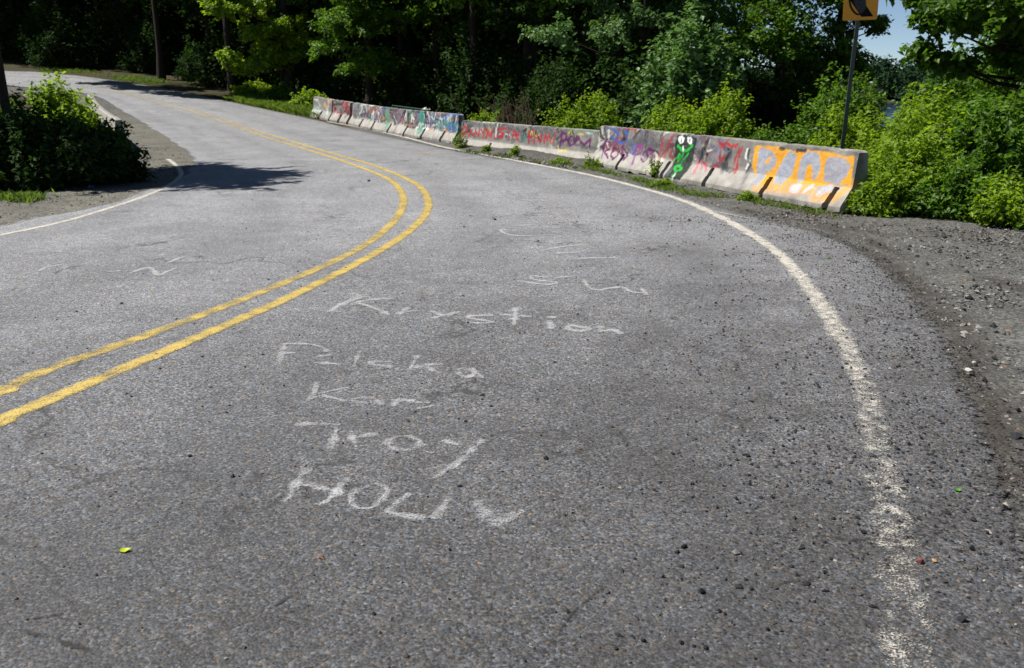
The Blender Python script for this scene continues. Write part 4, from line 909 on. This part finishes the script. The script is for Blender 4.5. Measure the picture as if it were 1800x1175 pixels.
def along(line, n, sd, seed, off=0.0):
    r = rng_(seed); L = smooth_poly(line, 200); i = r.integers(0, 200, n); c = vnoise(i*0.16+seed, i*0.0)
    keep = r.random(n) < np.clip(c*2.2-0.5, 0.03, 1); p = L[i]+r.normal(0, sd, (n, 2)); return p[keep]
foot = [(1.536, 17.986), (2.106, 15.972), (2.657, 14.35), (3.101, 13.363), (3.572, 12.499), (3.945, 11.848), (4.245, 11.156)]
footm = [(-1.279, 22.233), (0.0, 20.209), (0.971, 18.495), (1.553, 17.496)]
blades('roadside_grass', np.vstack([along(foot, 2600, 0.07, 400), along(footm, 1500, 0.12, 401), along([(2.328, 14.681), (2.6, 14.031), (2.966, 13.152)], 900, 0.07, 402)]), 0.03, 0.11, 403, 'short weedy grass along the foot of the barriers')
r = rng_(405)
vx = r.uniform(0, 1, 16000); vr = np.stack([np.interp(vx, np.linspace(0, 1, 5), q) for q in np.array([(-13.281, 40.902), (-11.567, 39.035), (-10.198, 37.64), (-8.637, 36.128), (-7.537, 34.882)]).T], 1)
nrm_ = np.array([0.7, 0.72]); vp = vr+nrm_*(0.05+1.9*r.random((16000, 1))**1.3)+r.normal(0, 0.1, (16000, 2))
blades('verge_grass', vp[~inside(vp, ROADPOLY)], 0.10, 0.34, 406, 'bright sunlit grass verge left of the barrier row')
for i, (px_, Y, rx, h, lab) in enumerate([(-12.453, 42.3, 1.2, 0.85, 'low weeds in the verge under the leaning tree'), (-10.368, 40.5, 1.2, 0.9, 'weedy clump between the tree trunk and the barriers'), (-8.893, 38.6, 0.9, 0.8, 'leafy clump close to the farthest barrier')]):
    bush('verge_weed', px_, Y, rx, 0.8, h, 110, 36, 0.13, 410+i, 'leaf_bright' if i != 1 else 'leaf', lab, 'weed')
r = rng_(420); lp = np.column_stack([r.uniform(-9.2, -7.0, 1800), r.normal(12.75, 0.16, 1800)])
blades('roadside_grass', lp, 0.04, 0.16, 421, 'grass fringe in front of the dark bush at left')
# dry leaf litter along the foot of the bushes and barriers
r = rng_(440); lt = np.vstack([along(GRAVEL_R, 500, 0.22, 441), along(foot, 300, 0.12, 442), along(footm, 400, 0.16, 443)]); n = len(lt)
tag(link('leaf_litter', leaf_mesh('leaf_litter', np.column_stack([lt, terrain(lt[:, 0], lt[:, 1])+0.012]), np.tile([0, 0, 1.0], (n, 1)), 0.042, 444, jitter=0.35), mat_leaf('dry_leaf', (0.045, 0.03, 0.02), (0.13, 0.085, 0.05), (0.1, 0.05, 0.02), 0.1, 0.8, 0.1)), kind='stuff')
fe = smooth_poly([(-27.306, 51.015), (-24.595, 50.075), (-21.624, 48.354), (-17.34, 45.112), (-13.631, 41.59)], 300); r = rng_(450)
fi = r.integers(0, 170, 2600); keep = r.random(2600) < np.clip(vnoise(fi*0.06, fi*0)*2.0-0.35, 0.06, 1); fi = fi[keep]
fp = fe[fi]+np.array([0.45, 0.9])*(0.1+1.6*r.random((len(fi), 1))**1.4)+r.normal(0, 0.12, (len(fi), 2))
blades('verge_grass', fp[~inside(fp, ROADPOLY)], 0.10, 0.26, 451, 'grass tufts along the far side of the distant bend')
# weeds growing at the barrier foot
WD = [((2.633, 15.977), 0.20, 0.42, 'leafy weed growing up the barrier under the purple word'), ((2.543, 14.514), 0.26, 0.16, 'flat weed clump at the foot of the painted green face'),
      ((3.515, 12.754), 0.16, 0.16, 'small weed left of the orange lettering, at the barrier foot'), ((0.067, 20.368), 0.14, 0.38, 'thin weed in front of the red lettering'),
      ((-1.394, 23.2), 0.26, 0.50, 'weed in the gap between the teal barrier and the red one'), ((-0.615, 21.883), 0.15, 0.22, 'tiny weed in the first slot of the red lettered barrier'),
      ((1.654, 17.988), 0.20, 0.34, 'weed in the gap left of the nearest barrier'), ((1.039, 18.629), 0.26, 0.18, 'weed clump on the dirt mound')]
for i, ((x, y), rx, h, lab) in enumerate(WD):
    bush('barrier_weed', x, y, rx, rx*0.8, h, 26, 16, 0.055, 430+i, 'leaf_bright', lab, 'weed', 'weeds at the foot of the barriers', spread=0.05, z=float(Hroad(x, y))-0.02)

# ------------------------------------------------------------------ chevron sign on its post
sx, sy = 5.522, 14.6
sg = empty('road_sign', (sx, sy, tz(sx, sy)-0.05), 0.0)
def box(x0, x1, y0, y1, z0, z1):
    V = np.array([(x, y, z) for z in (z0, z1) for y in (y0, y1) for x in (x0, x1)], float)
    return V, np.array([(0, 2, 3, 1), (4, 5, 7, 6), (0, 1, 5, 4), (1, 3, 7, 5), (3, 2, 6, 7), (2, 0, 4, 6)])
Vp, Fp = joined([box(-0.030, 0.030, -0.004, 0.004, 0, 3.35), box(-0.030, -0.024, 0.004, 0.030, 0, 3.35), box(0.024, 0.030, 0.004, 0.030, 0, 3.35)])
ph = math.radians(2.2)
post = link('post', mesh('post', Vp, Fp), M['steel'], sg)
hz0 = 2.626-sg.location[2]
Wd, Hd = 0.54, 0.68
def rrect(w_, h_, rad, n=6):
    p = []
    for cx, cz, a0 in ((w_/2-rad, h_/2-rad, 0), (-w_/2+rad, h_/2-rad, 90), (-w_/2+rad, -h_/2+rad, 180), (w_/2-rad, -h_/2+rad, 270)):
        for i in range(n+1):
            a = math.radians(a0+90*i/n); p.append((cx+rad*math.cos(a), cz+rad*math.sin(a)))
    return p
def plate(name, poly, y0, y1, mat, parent):
    n = len(poly); me = bpy.data.meshes.new(name)
    V = [(x, y0, z) for x, z in poly]+[(x, y1, z) for x, z in poly]
    F = [tuple(range(n)), tuple(range(2*n-1, n-1, -1))]+[(i, i+n, (i+1) % n+n, (i+1) % n) for i in range(n)]
    me.from_pydata(V, [], F); me.update()
    return link(name, me, mat, parent)
panel = plate('sign_panel', rrect(Wd, Hd, 0.03), -0.012, -0.009, M['amber'], sg)
panel.location = (0.005, 0, hz0+Hd/2); panel.rotation_euler = (0, math.radians(-3.0), math.radians(4))
k = Wd/0.51
chev = [(-0.20, 0.0), (0.02, 0.29), (0.205, 0.29), (-0.01, 0.0), (0.205, -0.29), (0.02, -0.29)]
plate('chevron', chev, -0.0155, -0.0125, M['black'], panel)
arc = [(-0.20+0.20*(1-math.cos(t)), 0.02-0.29*math.sin(t)) for t in np.linspace(0, 1.45, 14)]
arcp = [(x, z) for x, z in arc]+[(x+0.022, z+0.016) for x, z in arc[::-1]]
plate('scrawl', arcp, -0.0185, -0.016, M['black'], panel)
plate('sticker', [(-0.13, -0.02), (-0.02, 0.04), (0.07, -0.05), (0.08, -0.16), (0.02, -0.24), (-0.03, -0.22), (-0.09, -0.12)], -0.0215, -0.019, M['smudge'], panel)
for zz0 in (0.22, -0.22):
    v, f = tube([(0, -0.010, zz0), (0, -0.026, zz0)], [0.008, 0.008], 8); v = np.vstack([v, [[0, -0.026, zz0]]])
    me = bpy.data.meshes.new('bolt'); me.from_pydata(v.tolist(), [], f.tolist()+[(8+j, 8+(j+1) % 8, 16) for j in range(8)])
    link('bolt', me, M['steel'], panel)
sg.rotation_euler = (0, math.radians(1.0), math.radians(-8))
tag(sg, 'amber road sign with black chevron on a dark steel post behind the barrier', 'road sign')

# green rail and scrap behind and on the teal barrier
a_, b_ = np.array((-4.261, 31.5, 0.922)), np.array((-2.721, 28.5, 0.847))
v, f = tube([a_, (a_+b_)/2, b_], [0.022]*3, 8); v2, f2 = tube([a_*[1, 1, 0]+[0, 0, 0.0], a_], [0.025]*2, 6); v3, f3 = tube([b_*[1, 1, 0], b_], [0.025]*2, 6)
gr = empty('green_rail', (a_[0], a_[1], 0))
org = np.array([a_[0], a_[1], 0])
link('rail', mesh('rail', v-org, f, True), M['green_rail'], gr); link('post', mesh('post', v2-org, f2, True), M['green_rail'], gr); link('post', mesh('post', v3-org, f3, True), M['green_rail'], gr)
tag(gr, 'thin dark green rail just behind the teal barrier', 'rail')

# ------------------------------------------------------------------ loose stones, leaves, litter
ICO = None
def ico():
    t = (1+5**0.5)/2
    V = np.array([(-1, t, 0), (1, t, 0), (-1, -t, 0), (1, -t, 0), (0, -1, t), (0, 1, t), (0, -1, -t), (0, 1, -t), (t, 0, -1), (t, 0, 1), (-t, 0, -1), (-t, 0, 1)], float); V /= np.linalg.norm(V[0])
    F = np.array([(0,11,5),(0,5,1),(0,1,7),(0,7,10),(0,10,11),(1,5,9),(5,11,4),(11,10,2),(10,7,6),(7,1,8),(3,9,4),(3,4,2),(3,2,6),(3,6,8),(3,8,9),(4,9,5),(2,4,11),(6,2,10),(8,6,7),(9,8,1)])
    return V, F
IV, IF = ico()
OV = np.array([(1, 0, 0), (-1, 0, 0), (0, 1, 0), (0, -1, 0), (0.15, 0.1, 1), (-0.1, 0, -1)], float)
OF = np.array([(0, 2, 4), (2, 1, 4), (1, 3, 4), (3, 0, 4), (2, 0, 5), (1, 2, 5), (3, 1, 5), (0, 3, 5)])
def stones(pts, z, size, tone, seed):
    r = rng_(seed); n = len(pts)
    IV, IF = (globals()['IV'], globals()['IF']) if n < 50 else (OV*1.15, OF)
    m = len(IV)
    sc = size[:, None]*np.column_stack([r.uniform(0.7, 1.3, n), r.uniform(0.6, 1.1, n), r.uniform(0.45, 0.8, n)])*0.5
    V = IV[None]*(1+r.normal(0, 0.17, (n, m, 1)))*sc[:, None, :]
    a = r.uniform(0, 6.28, n); c, s = np.cos(a)[:, None], np.sin(a)[:, None]
    x = V[:, :, 0]*c-V[:, :, 1]*s; y = V[:, :, 0]*s+V[:, :, 1]*c
    tl = r.normal(0, 0.3, n)[:, None]; zz_ = V[:, :, 2]+x*tl
    out = np.stack([x+pts[:, 0:1], y+pts[:, 1:2], zz_+(z+sc[:, 2]*0.55)[:, None]], 2).reshape(-1, 3)
    F = (IF[None]+(np.arange(n)*m)[:, None, None]).reshape(-1, 3)
    col = np.repeat(np.column_stack([tone, np.ones(n)]), m, axis=0)
    return out, F, col
def stone_tones(n, seed, dark=0.5):
    r = rng_(seed); pal = np.array([(0.018, 0.018, 0.02), (0.05, 0.048, 0.045), (0.11, 0.105, 0.10), (0.18, 0.17, 0.16), (0.22, 0.20, 0.175), (0.14, 0.08, 0.05)])
    p = np.array([dark*0.7, dark*0.3, (1-dark)*0.35, (1-dark)*0.35, (1-dark)*0.22, (1-dark)*0.08]); p /= p.sum()
    return pal[r.choice(6, n, p=p)]*r.uniform(0.7, 1.3, (n, 1))
# grit on the asphalt, thicker towards the shoulder
r = rng_(500); n = 90000
q = np.column_stack([r.uniform(-4, 5.5, n), 1.6+12.5*r.random(n)**1.5])
q = q[inside(q, ROADPOLY)]; d = seg_dist(q, RE[::3])
pr = 0.6*np.exp(-d/0.42)+0.34*np.exp(-d/1.1)+0.05
pr *= np.clip(vnoise(q[:, 0]*1.6, q[:, 1]*1.6)*1.8-0.15, 0.1, 1.5)
q = q[r.random(len(q)) < pr*2.0]; n = len(q); d = seg_dist(q, RE[::3])
sz = np.clip(0.0052*np.exp(r.normal(0, 0.50, n))*(1+0.5*np.exp(-d/0.5)), 0.002, 0.020)
r = rng_(505); k = 60000
qb = np.column_stack([r.uniform(-3.5, 4.5, k), 1.7+9.5*r.random(k)**1.3]); qb = qb[inside(qb, ROADPOLY)]; db = seg_dist(qb, RE[::3])
qb = qb[r.random(len(qb)) < (0.85*np.exp(-db/0.5)+0.50*np.exp(-(db/1.5)**2)+0.02)*np.clip(vnoise(qb[:, 0]*2.1+3, qb[:, 1]*2.1)*1.9-0.2, 0.15, 1.4)]
sb_ = np.clip(0.0105*np.exp(r.normal(0, 0.42, len(qb))), 0.005, 0.028)
tb = np.concatenate([stone_tones(n, 501, 0.62), stone_tones(len(qb), 506, 0.86)])
q = np.vstack([q, qb]); sz = np.concatenate([sz, sb_])
v, f, c = stones(q, Hroad(q[:, 0], q[:, 1]), sz, tb, 502)
tag(link('loose_grit', mesh('loose_grit', v, f, False, None, {'tone': c}), M['stone']), kind='stuff')
# gravel on the shoulder
r = rng_(510); n = 60000
q = np.column_stack([r.uniform(1.6, 8.5, n), 1.6+15*r.random(n)**1.2])
q = q[~inside(q, ROADPOLY)]; d = seg_dist(q, RE[::3]); q = q[(d < 4.5)]
q = q[r.random(len(q)) < 0.95]
q2 = np.column_stack([r.uniform(-10.5, -5.2, 7000), r.uniform(11.0, 24.0, 7000)]); q2 = q2[~inside(q2, ROADPOLY)]; q2 = q2[seg_dist(q2, LE[::3]) < 1.7]
mid_l = smooth_poly(footm, 100); q3 = mid_l[r.integers(0, 100, 900)]+r.normal(0, 0.2, (900, 2)); q3 = q3[~inside(q3, ROADPOLY)]
q = np.vstack([q, q2, q3]); n = len(q)
sz = np.clip(0.015*np.exp(r.normal(0, 0.55, n)), 0.005, 0.055); sz[-len(q3):] *= 2.6
v, f, c = stones(q, terrain(q[:, 0], q[:, 1])-0.018, sz, stone_tones(n, 511, 0.40), 512)
tag(link('shoulder_gravel', mesh('shoulder_gravel', v, f, False, None, {'tone': c}), M['stone']), kind='stuff')

def one_stone(x, y, size, col, seed, label, group=None):
    v, f, c = stones(np.array([[0.0, 0.0]]), np.array([0.0]), np.array([size]), np.array([col]), seed)
    o = link('loose_stone', mesh('loose_stone', v, f, False, None, {'tone': c}), M['stone']); o.location = (x, y, float(Hroad(x, y))+0.001)
    return tag(o, label, 'stone', group)
BIG = [(1.021, 3.336), (0.64, 2.82), (0.643, 2.528), (0.606, 2.784), (1.521, 3.014), (1.703, 3.364), (1.349, 2.929), (1.441, 2.369), (1.819, 3.027), (1.82, 2.925), (1.497, 3.711), (1.088, 3.634), (0.807, 2.321), (0.59, 2.23), (0.526, 2.621), (1.811, 3.712), (2.123, 4.293), (2.191, 4.327), (2.7, 7.028), (1.927, 4.728), (2.129, 4.884), (-1.487, 3.625), (0.317, 2.227), (0.404, 2.263), (0.904, 3.325), (1.155, 2.741)]
for i, (x, y) in enumerate(BIG):
    one_stone(x, y, (0.026 if i < 12 else 0.019), (0.016, 0.016, 0.018), 600+i, 'small black stone chip lying loose on the asphalt', 'black stone chips on the asphalt')
for (x, y), sz_, col, lab in [((1.466, 2.714), 0.036, (0.14, 0.045, 0.042), 'red brown stone just right of the crumbling white line'), ((1.521, 2.722), 0.020, (0.34, 0.19, 0.08), 'small tan stone beside the red brown stone'),
                         ((0.321, 3.704), 0.014, (0.30, 0.09, 0.02), 'tiny rust coloured stone right of the chalk words'), ((-2.537, 15.256), 0.075, (0.02, 0.02, 0.02), 'black lump lying in the far lane beside the yellow lines'),
                         ((-0.216, 10.796), 0.04, (0.03, 0.028, 0.026), 'dark stone above the farthest chalk scribble'), ((2.727, 4.832), 0.05, (0.42, 0.40, 0.36), 'pale stone on the broken asphalt edge'), ((2.845, 4.994), 0.032, (0.34, 0.32, 0.29), 'smaller pale stone beside the asphalt edge')]:
    one_stone(x, y, sz_, col, int(sz_*9000), lab)
def fallen_leaf(x, y, L, rz, mat, label):
    xs = np.linspace(0, 1, 7); wd = np.array([0.02, 0.2, 0.3, 0.3, 0.22, 0.1, 0.0])*L
    V = []
    for t, w__ in zip(xs, wd):
        V += [(t*L-L/2, -w__, 0.004+0.010*abs(t-0.5)), (t*L-L/2, 0, 0.0015+0.008*abs(t-0.5)), (t*L-L/2, w__, 0.006+0.010*abs(t-0.5))]
    me = mesh('fallen_leaf', V, grid_faces(7, 3), True, {'tint': np.full(21, 0.8)})
    o = link('fallen_leaf', me, mat); o.location = (x, y, float(Hroad(x, y))+0.002); o.rotation_euler = (0, 0, rz)
    return tag(o, label, 'leaf')
lm = mat_leaf('fallen_leaf_yellow', (0.45, 0.50, 0.02), (0.50, 0.56, 0.03), (0.3, 0.35, 0.02), 0.2)
fallen_leaf(*(-1.423, 2.79), 0.045, 0.3, lm, 'small yellow green leaf lying alone on the asphalt at lower left')
lg = mat_leaf('fallen_leaf_green', (0.06, 0.22, 0.02), (0.08, 0.26, 0.02), (0.1, 0.3, 0.02), 0.2)
fallen_leaf(*(1.886, 3.278), 0.034, 0.2, lg, 'small bright green leaf on the shoulder at right')
fallen_leaf(*(3.137, 8.304), 0.05, 0.1, lg, 'tiny green leaf on the asphalt outside the white line')
def wrapper(x, y, z, s, mat, label, seed):
    r = rng_(seed); n = 6; V = []
    for i in range(n):
        for j in range(n): V.append(((i/(n-1)-0.5)*s+r.normal(0, s*0.05), (j/(n-1)-0.5)*s*0.7+r.normal(0, s*0.05), abs(r.normal(0, s*0.18))+0.004))
    o = link('crumpled_wrapper', mesh('crumpled_wrapper', V, grid_faces(n, n)), mat); o.location = (x, y, z)
    return tag(o, label, 'litter')
x, y = (-6.932, 14.182); wrapper(x, y, tz(x, y), 0.10, M['blue_scrap'], 'crumpled blue wrapper under the dark bush', 700)
x, y = (-7.135, 12.875); wrapper(x, y, tz(x, y), 0.08, M['blue_scrap'], 'smaller blue scrap at the grass fringe at left', 701)
x, y, z = (-2.657, 27.1, 0.902); wrapper(x, y, z-0.03, 0.26, M['scrap'], 'whitish scrap caught on top of the teal barrier', 702)
